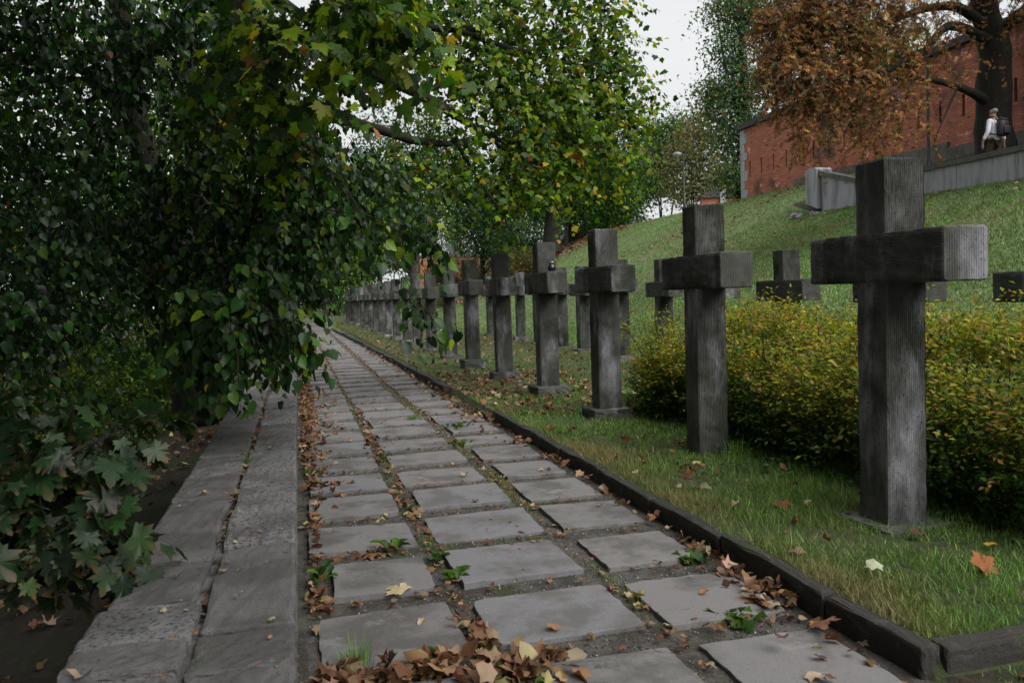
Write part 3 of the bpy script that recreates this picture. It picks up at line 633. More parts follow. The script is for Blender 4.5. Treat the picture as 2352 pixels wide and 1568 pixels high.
skin('body', [[(0, 0, .95, .12), (0, 0, 1.12, .115), (0, 0, 1.3, .13), (0, 0, 1.45, .075), (0, .012, 1.53, .055), (0, .03, 1.60, .075), (0, .025, 1.68, .088), (0, .015, 1.755, .058)],
    [(0, .03, 1.60, .075), (0, .105, 1.615, .02)], [(0, .025, 1.68, .088), (0, .128, 1.645, .012)],
    [(0, .025, 1.68, .088), (-.085, .02, 1.655, .014)], [(0, .025, 1.68, .088), (.085, .02, 1.655, .014)],
    [(0, 0, 1.45, .075), (*sh_l, .055), (-.25, -.02, 1.15, .042), (-.30, .08, .93, .03), (-.30, .10, .86, .028)], [(0, 0, 1.45, .075), (*sh_r, .055), (.25, -.06, 1.15, .042), (.29, -.06, .92, .03), (.29, -.06, .85, .028)],
    [(0, 0, .95, .12), (-.09, .0, .88, .085), (-.10, .12, .5, .055), (-.10, .10, .08, .038), (-.10, .22, .04, .035)], [(0, 0, .95, .12), (.09, 0, .88, .085), (.10, -.06, .5, .055), (.10, -.28, .12, .038), (.10, -.18, .05, .035)]]+fing, SK, man)
skin('shirt', [[(0, 0, .86, .16), (0, 0, 1.05, .145), (0, 0, 1.2, .145), (0, -.005, 1.36, .15), (0, 0, 1.47, .085), (0, .008, 1.505, .065)],
    [(0, -.005, 1.36, .15), (-.19, -.01, 1.42, .072), (-.25, -.02, 1.15, .06), (-.298, .075, .94, .044)], [(0, -.005, 1.36, .15), (.19, -.01, 1.42, .072), (.25, -.06, 1.15, .06), (.29, -.06, .93, .044)]], SH, man)
skin('trousers', [[(0, 0, .93, .135), (-.09, .0, .86, .10), (-.10, .12, .5, .075), (-.10, .10, .10, .06)], [(0, 0, .93, .135), (.09, 0, .86, .10), (.10, -.06, .5, .075), (.10, -.28, .14, .06)]], TR, man)
skin('hair', [[(0, -.022, 1.625, .078), (0, -.012, 1.69, .096), (0, .012, 1.755, .066)]], HR, man)
for p, q in (((-.10, .08, .04), (-.10, .26, .035)), ((.10, -.30, .07), (.10, -.13, .035))): skin('shoe', [[(*p, .05), (*q, .042)]], SHO, man)
pack = thing('backpack', 'dark backpack worn on the back of the walking man', 'backpack', (17.98, 18.5, 4.22), math.radians(8))
v, f = box(-.15, .15, -.35, -.14, .98, 1.42, .095, 0, None); v[:, 1] += .03*(v[:, 2]-1.2); o = mesh('pack_body', v, f, BP, pack, smooth=True, local=1)
v, f = box(-.11, .11, -.40, -.335, 1.04, 1.24, .03); mesh('front_pocket', v, f, BP, pack, smooth=True, local=1)
v, f = box(-.12, .12, -.33, -.16, 1.38, 1.455, .035); mesh('top_flap', v, f, BP, pack, smooth=True, local=1)
for s in (-1, 1): mesh('strap', *tube([(s*.09, -.19, 1.38), (s*.115, -.11, 1.505), (s*.12, .02, 1.525), (s*.125, .15, 1.42), (s*.15, .14, 1.2), (s*.16, -.05, 1.08), (s*.13, -.18, 1.05)], [.018]*7, 6, 4), BP, pack, local=1)
mesh('carry_loop', *tube([(-.03, -.2, 1.44), (-.03, -.2, 1.5), (.03, -.2, 1.5), (.03, -.2, 1.44)], [.008]*4, 6, 3), BP, pack, local=1)

# ================================================================ trees over the path
GRN = [DK, MD, LT, YG]; 
# linden: leaning trunk left of the wall with hanging twigs
lind_l = [[(452, 965, 9.6, .30), (450, 850, 9.5, .24), (440, 720, 9.4, .20), (405, 540, 9.3, .19), (345, 400, 9.2, .16), (305, 250, 9.1, .14), (280, 90, 9.0, .13), (262, -120, 9.0, .11), (240, -500, 9, .08)],
    [(440, 720, 9.4, .16), (480, 600, 9.6, .13), (455, 400, 10.0, .11), (430, 200, 10.2, .10), (440, 0, 10.2, .09), (470, -300, 10, .06)],
    [(450, 640, 9.4, .07), (560, 600, 8.6, .05), (620, 545, 8.0, .04), (700, 505, 7.6, .03), (820, 500, 7.2, .02)],
    [(300, 240, 9.1, .09), (200, 165, 8.6, .06), (60, 140, 8, .04), (-80, 160, 7.5, .03)], [(290, 190, 9.1, .08), (400, 60, 8.0, .06), (560, -20, 7.3, .05), (720, 60, 7.0, .035), (840, 250, 6.6, .02)],
    [(290, 260, 9.2, .06), (210, 190, 9.6, .045), (90, 185, 10, .03)], [(180, 560, 8.6, .05), (330, 500, 9.0, .06), (400, 520, 9.3, .07)], [(180, 560, 8.6, .045), (60, 600, 7.8, .03), (-60, 680, 7, .02)]]
lob = [LB(600, 230, 7.4, 130, 95), LB(520, 400, 7.6, 125, 85), LB(690, 370, 7.4, 95, 80), LB(780, 360, 7.6, 65, 50), LB(870, 400, 7.8, 48, 28), LB(600, 510, 7.6, 90, 72), LB(540, 620, 7.0, 75, 60), LB(480, 600, 7.6, 70, 48), LB(740, 440, 7.8, 55, 36), LB(700, 500, 7.4, 45, 24)]
lob2 = [LB(560, 680, 6.6, 46, 38), LB(520, 735, 6.3, 34, 26), LB(598, 700, 6.3, 32, 22), LB(500, 760, 6.4, 26, 12), LB(480, 680, 6.6, 45, 24), LB(440, 780, 7.4, 40, 22)]
dk = [LB(250, 420, 7.4, 130, 80), LB(110, 560, 6.8, 110, 70), LB(0, 720, 6.2, 70, 46), LB(110, 700, 7.2, 55, 24), LB(330, 550, 7.8, 75, 50), LB(370, 130, 7.5, 120, 66), LB(230, 40, 7.4, 110, 70), LB(20, 40, 7, 80, 50), LB(500, 40, 7.5, 110, 70), LB(40, 330, 7.5, 60, 26), LB(20, 880, 5.2, 50, 26), LB(200, 260, 9.5, 50, 16), LB(60, 480, 9.5, 90, 40)]
cr = lobe_sprays([(a, b, int(n*1.15)) for a, b, n in lob], .070, T_lind, [DK, MD, LT, YG, YE], [4, 5, 2, .35, .08], m=12, L=(.35, .85), sag=.8, droop=1.1)
cr += lobe_sprays(lob2, .098, T_lind, [DK, MD, LT, YG, YE], [4, 5, 2, .35, .08], m=8, L=(.3, .6), sag=.8, droop=1.1)
cr += lobe_sprays(dk, .072, T_lind, [DK, MD, LT, OR], [6, 3, .4, .04], m=11, L=(.35, .85), sag=.7, droop=1.1)  # left lobes: shade under the canopy painted in as darker leaf colours
def hang(pts, n, Lr=(.12, .3), leaf=.085, m=3, cols=GRN, w=(3, 5, 2, .8)):   # leaves strung along one long twig
    w_ = catmull([P(*p) for p in pts], 14); k = len(w_); i = rng.integers(0, k-1, n); tq = unit(np.gradient(w_, axis=0))[i]
    st = w_[i]+rng.normal(0, .012, (n, 3)); d = unit(tq*.8+rng.normal(0, .5, (n, 3))+[0, 0, -.4])
    a, b = sprays(st, d, rng.uniform(*Lr, n), m, leaf, T_lind, cols, w, droop=1.1)
    tv, tf = tube([P(*p) for p in pts], np.linspace(.006, .002, len(pts)), 5, 6)
    tf = np.array([q for f_ in tf if len(f_) == 4 for q in ((f_[0], f_[1], f_[2]), (f_[0], f_[2], f_[3]))])
    return [a, b, (tv, tf, np.tile([[.035, .03, .02]], (len(tv), 1)))]
cr += hang([(700, 330, 6.4), (790, 430, 6.0), (860, 540, 5.7), (930, 640, 5.4), (985, 735, 5.2)], 42, leaf=.08)
cr += hang([(740, 480, 6.6), (860, 500, 6.4), (960, 530, 6.3), (1005, 560, 6.2)], 40)
cr += hang([(600, 600, 6.4), (650, 670, 6.2), (672, 720, 6.0), (682, 775, 5.9)], 18)
cr += hang([(520, 640, 6.4), (600, 700, 6.2), (655, 760, 6.0), (685, 775, 5.9)], 32)
cr += hang([(520, 740, 6.0), (545, 810, 5.9), (545, 890, 5.8)], 11); cr += hang([(430, 800, 6.6), (480, 850, 6.4), (520, 870, 6.2)], 9)
for x in (560, 600, 640): cr += hang([(x-60, 680, 6.3), (x-20, 750, 6.1), (x, 805, 6.0)], 16)
tree('linden_tree', 'dark linden tree leaning left of the low wall with twigs hanging over it', 'tree', lind_l, cr, M_leafglossy)

# maple: limbs reaching right over the crosses
map_l = [[(505, 960, 12.5, .26), (500, 700, 12.3, .22), (475, 480, 12, .20), (480, 250, 11.6, .18), (530, 60, 11, .17), (590, -150, 10.5, .13), (640, -500, 10, .1)],
    [(530, 60, 11, .12), (640, 60, 10.4, .10), (780, 132, 10.2, .085), (880, 180, 10.8, .08), (960, 215, 11.2, .07), (1050, 268, 11.8, .06), (1110, 305, 12.4, .045), (1190, 340, 13, .03)],
    [(480, 250, 11.6, .10), (640, 245, 10.8, .08), (850, 292, 10.8, .065), (950, 322, 11.4, .055), (1040, 330, 12, .045), (1110, 318, 12.4, .04), (1250, 340, 13, .025)],
    [(530, 60, 11, .09), (700, -30, 10.6, .08), (900, 30, 11, .065), (1000, 66, 11.5, .05), (1100, 75, 12, .045), (1130, 160, 12.3, .025)], [(1040, 66, 11.6, .04), (1200, 120, 12.6, .035), (1320, 150, 13.4, .028), (1420, 170, 14, .018)],
    [(1050, 330, 12, .03), (1090, 400, 12, .02), (1140, 470, 12, .012)], [(950, 215, 11.2, .035), (1060, 190, 12, .03), (1200, 210, 13, .025), (1330, 250, 13.6, .016)], [(1110, 305, 12.4, .03), (1230, 400, 12.8, .02), (1300, 440, 13, .012)],
    [(700, -30, 10.6, .10), (1000, -160, 11.5, .08), (1300, -150, 12.5, .06), (1440, -60, 13.5, .03)]]
lobs = [LB(1020, 30, 12, 75, 60), LB(1120, 60, 12.6, 85, 80), LB(1230, 50, 13.2, 95, 90), LB(1340, 60, 13.8, 90, 85), LB(1400, 140, 14.0, 60, 55), LB(1450, 210, 14.2, 40, 26), LB(1130, 180, 12.4, 85, 75), LB(1240, 190, 13, 95, 90), LB(1340, 220, 13.6, 80, 75), LB(1420, 290, 14, 55, 42),
    LB(1060, 130, 12, 50, 30), LB(1180, 290, 12.8, 80, 60), LB(1270, 300, 13.2, 80, 65), LB(1360, 340, 13.6, 70, 50), LB(1120, 380, 12.4, 65, 30), LB(1210, 390, 12.8, 65, 30), LB(1290, 400, 13.2, 50, 24), LB(1000, 390, 12, 50, 22), LB(1060, 425, 12, 45, 14), LB(1180, 440, 12.6, 40, 12), LB(960, 170, 11.5, 36, 12), LB(1020, 270, 11.5, 32, 12), LB(870, 90, 10.8, 40, 14), LB(900, 20, 10.8, 70, 40),
    LB(1000, -140, 11.5, 140, 70), LB(1230, -140, 12.5, 150, 80), LB(1400, -60, 13.5, 60, 35), LB(900, 380, 11.8, 60, 34), LB(1040, 340, 12, 40, 18)]
mp = lobe_sprays([(a, b, int(n*1.25)) for a, b, n in lobs], .088, T_maplo, [DK, MD, LT, YG, YE, OR], [1.5, 3, 4.5, 4.6, .35, .14], m=9, L=(.35, .8), sag=.35, droop=.55)
mp += lobe_sprays([LB(1260, 355, 13.2, 55, 16), LB(1200, 320, 12.9, 45, 10), LB(1330, 180, 13.6, 50, 8), LB(1400, 120, 14, 40, 7)], .125, T_maplo, [YG, YE, OR, LT], [3, 1.5, 1, 1.5], m=7, L=(.3, .6))
near = [LB(610, 120, 6.2, 95, 26), LB(690, 210, 6.2, 85, 22), LB(700, 60, 5.8, 90, 24), LB(800, 40, 5.4, 70, 20), LB(895, 40, 5.0, 45, 13), LB(900, 110, 4.8, 26, 5), LB(640, 310, 6.4, 60, 12), LB(480, 200, 6.6, 60, 10), LB(820, -60, 5.2, 100, 26), LB(560, 10, 6, 80, 16)]
mp += lobe_sprays([(a, b, int(n*1.3)) for a, b, n in near], .100, T_maple, [DK, MD, LT, YG, YE, OR], [2, 3, 4, 3, .35, .15], m=6, L=(.25, .55), sag=.3, droop=.7, tipcol=(.40, .20, .06), tipk=.15)
tree('maple_tree', 'big maple tree with yellowing leaves whose long limbs reach over the stone crosses', 'tree', map_l, mp, M_leaf)

# low maple branches, lower left
lowl = [[(-260, 1500, 3.2, .03), (-60, 1330, 3.2, .02), (60, 1160, 3.2, .012), (150, 1050, 3.2, .008), (250, 1000, 3.3, .005)], [(-60, 1330, 3.2, .012), (90, 1250, 3.1, .008), (200, 1180, 3.1, .005)]]
lw = lobe_sprays([LB(60, 1000, 3.4, 75, 10), LB(170, 1010, 3.3, 80, 13), LB(110, 1100, 3.2, 85, 13), LB(230, 1090, 3.3, 60, 9), LB(140, 1200, 3.2, 75, 11), LB(240, 1180, 3.3, 45, 6), LB(30, 1180, 3.2, 60, 8), LB(290, 980, 3.5, 40, 5), LB(0, 1050, 3.3, 50, 6), LB(170, 1270, 3.2, 40, 4), LB(-30, 1250, 3.4, 60, 8), LB(60, 1120, 3.7, 110, 16)], .105, T_maple,
    [(.012, .036, .012), (.018, .05, .016), (.03, .065, .02)], [5, 4, 1], m=5, L=(.14, .30), sag=.3, droop=.9, tipcol=(.30, .12, .06), tipk=.8, twig=.003)
tree('young_maple', 'young maple with large brown edged leaves below the wall at the lower left', 'shrub', lowl, lw, M_leafglossy)

# crowns overhead and to the left (they shade the left of the place)
def W(*p): return tuple(p)
def bgtree(name, label, base, h, rad, crown, leaf, cols, wts, per=34, tr=.22, group='background trees', cat_='tree', T=T_quad, cr=.75, bark=M_bark, lean=(0, 0), mat_=None, fork=True):
    """crown: list of (dx,dy,z, rx,ry,rz, clumps) relative to the base"""
    b = np.array(base, float); tp = b+np.array([lean[0], lean[1], h*.8]); tr_ = tr
    wt = [[(*(b-[0, 0, .3]), tr_*1.35), (*(b+[0, 0, .5]), tr_), (*(b*.5+tp*.5+rng.normal(0, .15, 3)), tr_*.75), (*tp, tr_*.3)]]
    if fork:
        for dx, dy, z, rx, ry, rz, n in crown:
            s = b+(tp-b)*rng.uniform(.35, .7); e = b+np.array([dx+rx*.3*rng.normal(), dy+ry*.3*rng.normal(), z])
            wt.append([(*s, tr_*.45), (*((s+e)/2+rng.normal(0, .2, 3)), tr_*.3), (*e, tr_*.1)])
    cp = [clumps(b+np.array([dx, dy, z]), (rx, ry, rz), n, per, cr, leaf, cols, wts, T) for dx, dy, z, rx, ry, rz, n in crown]
    return tree(name, label, cat_, None, cp, mat_ or M_far, bark, group, world_trunks=wt)
gl = 'trees on the slope left of the wall'
bgtree('broadleaf_tree', 'dark broadleaf tree at the far left edge with a thick leaning trunk', (-5.2, 8.2, -1.7), 9, 3, [(0, 0, 6.5, 3.0, 2.6, 2.2, 420), (0, .5, 4.2, 2.0, 1.8, 1.2, 160), (-1.5, -3, 8, 3.5, 4, 2, 300), (1.6, -1, 9.2, 3, 3.5, 1.6, 260)], .13, [DK, MD, LT], [4, 4, 1], per=26, tr=.26, group=gl, T=T_quad, lean=(1.2, .6), cr=.8, mat_=M_leaf)
bgtree('broadleaf_tree', 'tall dark tree behind the linden on the lower slope', (-6.5, 17, -2.1), 12, 3, [(0, 0, 4.5, 2.6, 2.6, 1.6, 280), (.5, 0, 7.5, 3.4, 3, 2.6, 480), (-2.2, -1, 6.6, 2.2, 2.6, 2.4, 320), (2.6, .5, 5.2, 2, 2.4, 2.0, 240), (0, 0, 11, 3, 3, 2, 150)], .15, [DK, MD, LT, YG], [4, 4, 2, .4], per=30, tr=.2, group=gl, cr=.8, mat_=M_leaf)
bgtree('broadleaf_tree', 'leafy tree with light green leaves right behind the hanging linden twigs', (-2.6, 21, -1.0), 9, 3, [(0, 0, 3.4, 1.9, 2.2, 1.4, 150), (.6, 0, 5.8, 2.3, 2.4, 1.8, 200), (-1.8, 1, 4.4, 1.7, 2, 1.8, 130), (0, 0, 8.6, 2.6, 2.6, 2, 180)], .15, [DK, MD, LT, YG], [2, 4, 3, 1.6], per=28, tr=.16, group=gl, cr=.7, mat_=M_leaf)
bgtree('broadleaf_tree', 'thin dark tree far left low on the slope', (-10.5, 15, -2.5), 9, 3, [(0, 0, 4, 2.4, 2.4, 2.2, 300), (0, 0, 7.2, 2.4, 2.6, 1.6, 260), (-1, 0, 9.5, 3, 2.6, 1.6, 200)], .16, [DK, MD, LT], [4, 4, 1], per=26, tr=.14, group=gl, cr=.8)
bgtree('broadleaf_tree', 'tree arching over the far end of the path', (-3.2, 40, -.8), 9, 3, [(1, 0, 4.6, 3.0, 3.0, 2.3, 190), (2.4, 2, 7.4, 3.6, 3.4, 2.6, 230), (-1.6, 0, 6, 3, 3, 3, 200), (0, 0, 10.5, 3.5, 3, 2, 120)], .22, [DK, MD, LT, YG], [3, 4, 2, .7], per=26, tr=.25, group=gl, cr=1.0)
# trees added to shade the left side, all outside the frame
bgtree('broadleaf_tree', 'big unseen tree added for shade left of the wall beside the camera', (-4.6, 2.2, -1.5), 9, 3, [(0, 0, 6.4, 3.8, 3.8, 2.0, 330), (1.6, 3.4, 8.2, 3.6, 4.2, 1.4, 260), (.6, -2.5, 7, 3, 3, 2, 150), (-1.5, 2, 4.5, 1.6, 3.2, 2.2, 120)], .22, [DK, MD, LT], [4, 4, 1], per=24, tr=.3, group=gl, cr=1.0)
bgtree('broadleaf_tree', 'unseen shade tree added behind the camera with its crown over the wall', (-3.6, -4.5, -1.2), 9, 3, [(1.2, 1.5, 8.6, 3.6, 4.0, 1.6, 420), (2.6, 6.2, 8.9, 2.3, 3.6, 1.3, 420), (3.6, 3.2, 7.6, 1.2, 2.6, .9, 160), (-.6, 0, 5.8, 2.4, 3.6, 2.2, 220)], .24, [DK, MD, LT], [4, 4, 1], per=26, tr=.3, group=gl, cr=1.0)
bgtree('broadleaf_tree', 'unseen shade tree added farther down the slope behind the camera', (-8.5, -2, -2.2), 12, 3, [(0, 0, 9, 3.6, 5, 3.5, 420), (0, 6, 11.5, 4, 5, 2.5, 360)], .30, [DK, MD], [4, 4], per=24, tr=.3, group=gl, cr=1.2)
bgtree('broadleaf_tree', 'unseen tall tree added for shade on the slope above the linden crown', (-6.0, 11.5, -1.9), 14, 3, [(2.2, -1, 12.2, 4.2, 4.4, 2.0, 420), (0, 3, 12, 4, 4, 3, 300)], .24, [DK, MD, LT], [4, 4, 1], per=24, tr=.28, group=gl, cr=1.1)
# bushes on the lower slope
gb = 'bushes below the wall'
def shrub(name, label, base, r, n, leaf, cols, wts, per=30, group=None, cr=.35, T=T_quad, mat_=None, shell=.4, stems=7, lo=.05):
    b = np.array(base, float); wt = [[(*b, .03), (*(b+np.array([rng.normal(0, .3)*r[0], rng.normal(0, .3)*r[1], r[2]*.9])), .018), (*(b+np.array([rng.normal(0, .5)*r[0], rng.normal(0, .5)*r[1], r[2]*1.6])), .006)] for _ in range(stems)]
    return tree(name, label, 'shrub', None, [clumps(b+[0, 0, r[2]*.95], r, n, per, cr, leaf, cols, wts, T, shell)], mat_ or M_far, M_bark, group, world_trunks=wt)
shrub('bush', 'yellow green bush on the lower slope seen under the linden', (-4.6, 18.3, -1.4), (1.15, 1.3, 1.15), 190, .085, [LT, YG, (.20, .26, .06), (.3, .24, .07)], [2, 4, 3, 1.2], group=gb)
shrub('bush', 'green bush right of the yellow green one below the wall', (-3.0, 17.5, -1.2), (1.0, 1.2, 1.1), 170, .085, [MD, LT, YG], [3, 4, 1], group=gb)
shrub('bush', 'dark bush filling the left edge below the trees', (-7.6, 15.5, -2.2), (1.8, 2, 1.7), 200, .10, [MD, DK, LT], [4, 4, 1.4], group=gb)
shrub('bush', 'dense dark bush close behind the young maple', (-3.4, 9.6, -1.2), (1.3, 1.2, .55), 120, .08, [DK, MD], [4, 3], group=gb)
shrub('bush', 'tall dark bush in front of the lower slope trees', (-5.0, 25, -1.4), (2.4, 2, 1.9), 240, .12, [MD, LT, DK], [4, 2.5, 2], group=gb)
shrub('bush', 'light green leafy bush beside the path end near the bright clearing', (-.95, 33, -.3), (.95, 2.4, 1.5), 190, .11, [MD, LT, (.11, .17, .08)], [2, 4, 3], group=gb)
shrub('bush', 'dark green bush across the far left slope beyond the trees', (-9, 30, -2.2), (3.5, 2.5, 2.6), 260, .18, [MD, LT, DK], [4, 2, 3], group=gb, cr=.6)

# ================================================================ background trees
gt = 'trees beyond the grass bank'
def gz(x, y): return float(H(x, y))
def at(x, y, d):
    p = P(x, y, d); return (float(p[0]), float(p[1]), gz(p[0], p[1]))
def crownpx(base, lobes):                       # crown lobes given as picture point, depth and radius
    out = []
    for x, y, d, rp, n, *zr in lobes:
        c = P(x, y, d); r = rp*d/F; out.append((c[0]-base[0], c[1]-base[1], c[2]-base[2], r, r*.9, r*(zr[0] if zr else 1), n))
    return out
PG = (.075, .11, .055)
b = at(1705, 455, 47); bgtree('tall_tree', 'tall grey green tree with orange leaf sprigs beside the brick wall corner', b, 16, 0, crownpx(b, [(1690, 400, 47, 42, 90), (1700, 310, 47, 60, 130), (1665, 240, 47, 55, 80), (1630, 215, 47, 28, 26), (1715, 190, 47, 65, 120), (1680, 110, 47, 48, 70), (1665, 30, 47, 40, 50), (1730, 30, 47, 60, 110), (1735, -100, 48, 80, 130), (1730, 420, 46, 40, 90)]), .20, [(.06, .12, .045), (.11, .165, .09), (.08, .13, .07), MD, (.55, .28, .04)], [3, 4, 3, 2, .35], per=26, tr=.3, group=gt, cr=1.0)
b = at(1590, 470, 78); bgtree('birch_tree', 'pale brownish tree with sparse leaves beyond the crest lamp', b, 9, 0, crownpx(b, [(1590, 340, 78, 65, 110), (1620, 300, 78, 50, 80), (1560, 400, 78, 60, 90), (1630, 400, 78, 60, 90), (1600, 440, 78, 60, 80, .6)]), .30, [(.17, .14, .07), (.11, .12, .05), PG, (.20, .17, .09)], [4, 3, 2, 2], per=22, tr=.2, group=gt, cr=1.3)
b = at(1520, 470, 85); bgtree('broadleaf_tree', 'rounded green tree left of the pale tree beyond the bank', b, 9, 0, crownpx(b, [(1520, 330, 85, 55, 130), (1500, 400, 85, 60, 130), (1560, 300, 86, 35, 60)]), .32, [MD, LT, PG], [3, 3, 3], per=26, tr=.25, group=gt, cr=1.3)
b = at(1500, 485, 64); shrub('bush', 'dark green bushes on the crest behind the grass bank', b, (5.2, 2.4, 2.0), 480, .22, [MD, DK, PG], [4, 4, 1], group=gt, cr=.8)
b = at(1400, 515, 62); shrub('bush', 'dark bush on the crest left of the lamp post', b, (3.4, 2.4, 2.8), 420, .22, [MD, DK, LT], [4, 4, 1], group=gt, cr=.8)
b = at(1630, 470, 66); shrub('bush', 'low olive bush on the crest right of the lamp post', b, (2.2, 2, 1.2), 160, .2, [MD, (.12, .13, .04), DK], [3, 3, 2], group=gt, cr=.8)
b = at(1268, 562, 53); b = (b[0], b[1], float(P(1268, 560, 53)[2])-.3); bgtree('crest_tree', 'thick trunked tree at the end of the grass bank above the leaf covered slope', b, 9, 0, crownpx(b, [(1300, 450, 54, 80, 170, .7), (1210, 420, 53, 90, 190), (1330, 380, 55, 90, 220), (1400, 470, 56, 60, 120, .7), (1260, 330, 54, 110, 200), (1410, 400, 56, 70, 120), (1200, 250, 55, 110, 150), (1400, 300, 57, 80, 120)]), .2, [MD, DK, LT, YG, (.28, .14, .04)], [4, 2.5, 3, 1, .3], per=30, tr=.55, group=gt, cr=1.0, bark=M_bark)
b = at(1110, 590, 74); bgtree('broadleaf_tree', 'dense dark green tree above the far bank', b, 7, 0, crownpx(b, [(1110, 530, 74, 65, 190), (1160, 560, 73, 45, 110, .8), (1080, 470, 75, 55, 130), (1150, 470, 75, 60, 150)]), .26, [MD, DK, PG], [4, 4, 1.5], per=28, tr=.25, group=gt, cr=1.1)
b = at(1048, 600, 88); bgtree('conifer', 'slim pale green tree above the far red wall', b, 6, 0, crownpx(b, [(1048, 580, 88, 28, 60), (1046, 540, 88, 26, 60), (1048, 505, 88, 22, 40)]), .26, [PG, (.14, .17, .07), LT], [3, 3, 1], per=24, tr=.15, group=gt, cr=1.0)
b = at(1010, 640, 76); shrub('bush', 'dark green bush hiding the middle of the far red wall', b, (1.5, 1.2, 2.6), 200, .16, [MD, DK, LT], [4, 3, 1], group=gt, cr=.6)
b = at(1090, 640, 78); shrub('bush', 'broad green bush before the right end of the far red wall', b, (2.4, 1.4, 2.3), 240, .16, [MD, PG, LT], [4, 3, 1], group=gt, cr=.6)
b = at(985, 625, 72); shrub('bush', 'pale beige green bush in front of the far red wall', b, (1.2, 1.2, 1.15), 130, .13, [(.16, .17, .10), (.10, .13, .06), (.18, .16, .09)], [3, 2, 2], group=gt, cr=.45)
b = at(1150, 615, 66); shrub('ornamental_grass', 'tall pale clump of ornamental grass on the far bank', b, (1.2, 1.1, .8), 90, .16, [(.15, .18, .08), LT, (.26, .2, .05)], [3, 2, 1.2], group=gt, cr=.45)
b = at(1085, 610, 70); shrub('bush', 'small yellowing bush on the far green bank', b, (1.3, 1.2, .65), 80, .14, [YG, LT, (.3, .16, .04)], [3, 3, 1], group=gt, cr=.45)
b = at(1235, 575, 70); shrub('bush', 'tall dark bush behind the crest tree and stairs', (b[0], b[1], b[2]), (4.5, 2, 3.2), 420, .22, [MD, DK, PG], [4, 3, 1], group=gt, cr=.8)
b = at(1215, 610, 50); shrub('bush', 'brown green bush at the foot of the stairs', b, (1.7, 1.1, .8), 130, .13, [MD, (.10, .075, .02), (.16, .11, .03)], [2, 3, 2], group=gt, cr=.4)
b = at(945, 655, 50); bgtree('broadleaf_tree', 'tree with a stout trunk behind the far crosses', b, 8, 0, crownpx(b, [(900, 520, 50, 75, 130), (980, 520, 50, 50, 90), (860, 450, 50, 80, 130), (960, 430, 50, 80, 130), (900, 330, 50, 90, 120), (1010, 330, 50, 70, 90)]), .19, [MD, DK, LT, YG], [3, 3, 2, .6], per=28, tr=.42, group=gt, cr=.9, bark=M_barkg)
b = at(895, 660, 62); bgtree('thin_tree', 'thin leaning dark tree over the far bushes', b, 6, 0, crownpx(b, [(860, 560, 62, 55, 70), (830, 500, 62, 60, 90)]), .22, [LT, YG, PG, MD], [3, 2, 2, 2], per=20, tr=.16, group=gt, cr=1.0, lean=(-1.2, 0))
b = at(850, 660, 72); shrub('bush', 'brown green bushes behind the row of far crosses', b, (3.0, 2.2, 1.2), 170, .17, [MD, (.09, .08, .03), LT], [3, 2, 2], group=gt, cr=.6)
b = at(770, 650, 85); bgtree('broadleaf_tree', 'green tree beyond the end of the path', b, 8, 0, crownpx(b, [(770, 600, 85, 60, 130), (740, 520, 85, 80, 160), (830, 560, 85, 55, 100), (820, 640, 84, 40, 60, .6), (680, 560, 86, 80, 150)]), .3, [MD, DK, LT, YG], [3, 2, 3, 1.2], per=26, tr=.3, group=gt, cr=1.3)
b = at(820, 660, 96); bgtree('broadleaf_tree', 'full green tree behind the far crosses and thin tree', b, 9, 0, crownpx(b, [(820, 600, 96, 60, 170), (880, 560, 97, 70, 190), (760, 560, 97, 60, 150), (930, 500, 98, 70, 150), (860, 480, 98, 70, 150)]), .34, [MD, DK, LT], [3, 2, 2], per=26, tr=.3, group=gt, cr=1.4)
b = at(700, 700, 110); bgtree('broadleaf_tree', 'very dark tree closing the view at the end of the path', b, 7, 0, crownpx(b, [(700, 660, 110, 70, 230, .7), (640, 640, 110, 60, 120), (760, 665, 112, 50, 120)]), .36, [DK, (.012, .025, .01)], [2, 3], per=26, tr=.3, group=gt, cr=1.4)
b = at(1400, 500, 96); bgtree('broadleaf_tree', 'wide dark tree mass of one crown behind the crest tree', b, 9, 0, crownpx(b, [(1400, 440, 96, 80, 150), (1480, 420, 96, 60, 110), (1320, 450, 96, 70, 120), (1240, 480, 96, 70, 110), (1050, 430, 96, 80, 110)]), .4, [MD, DK, LT], [4, 3, 2], per=26, tr=.3, group=gt, cr=1.6)

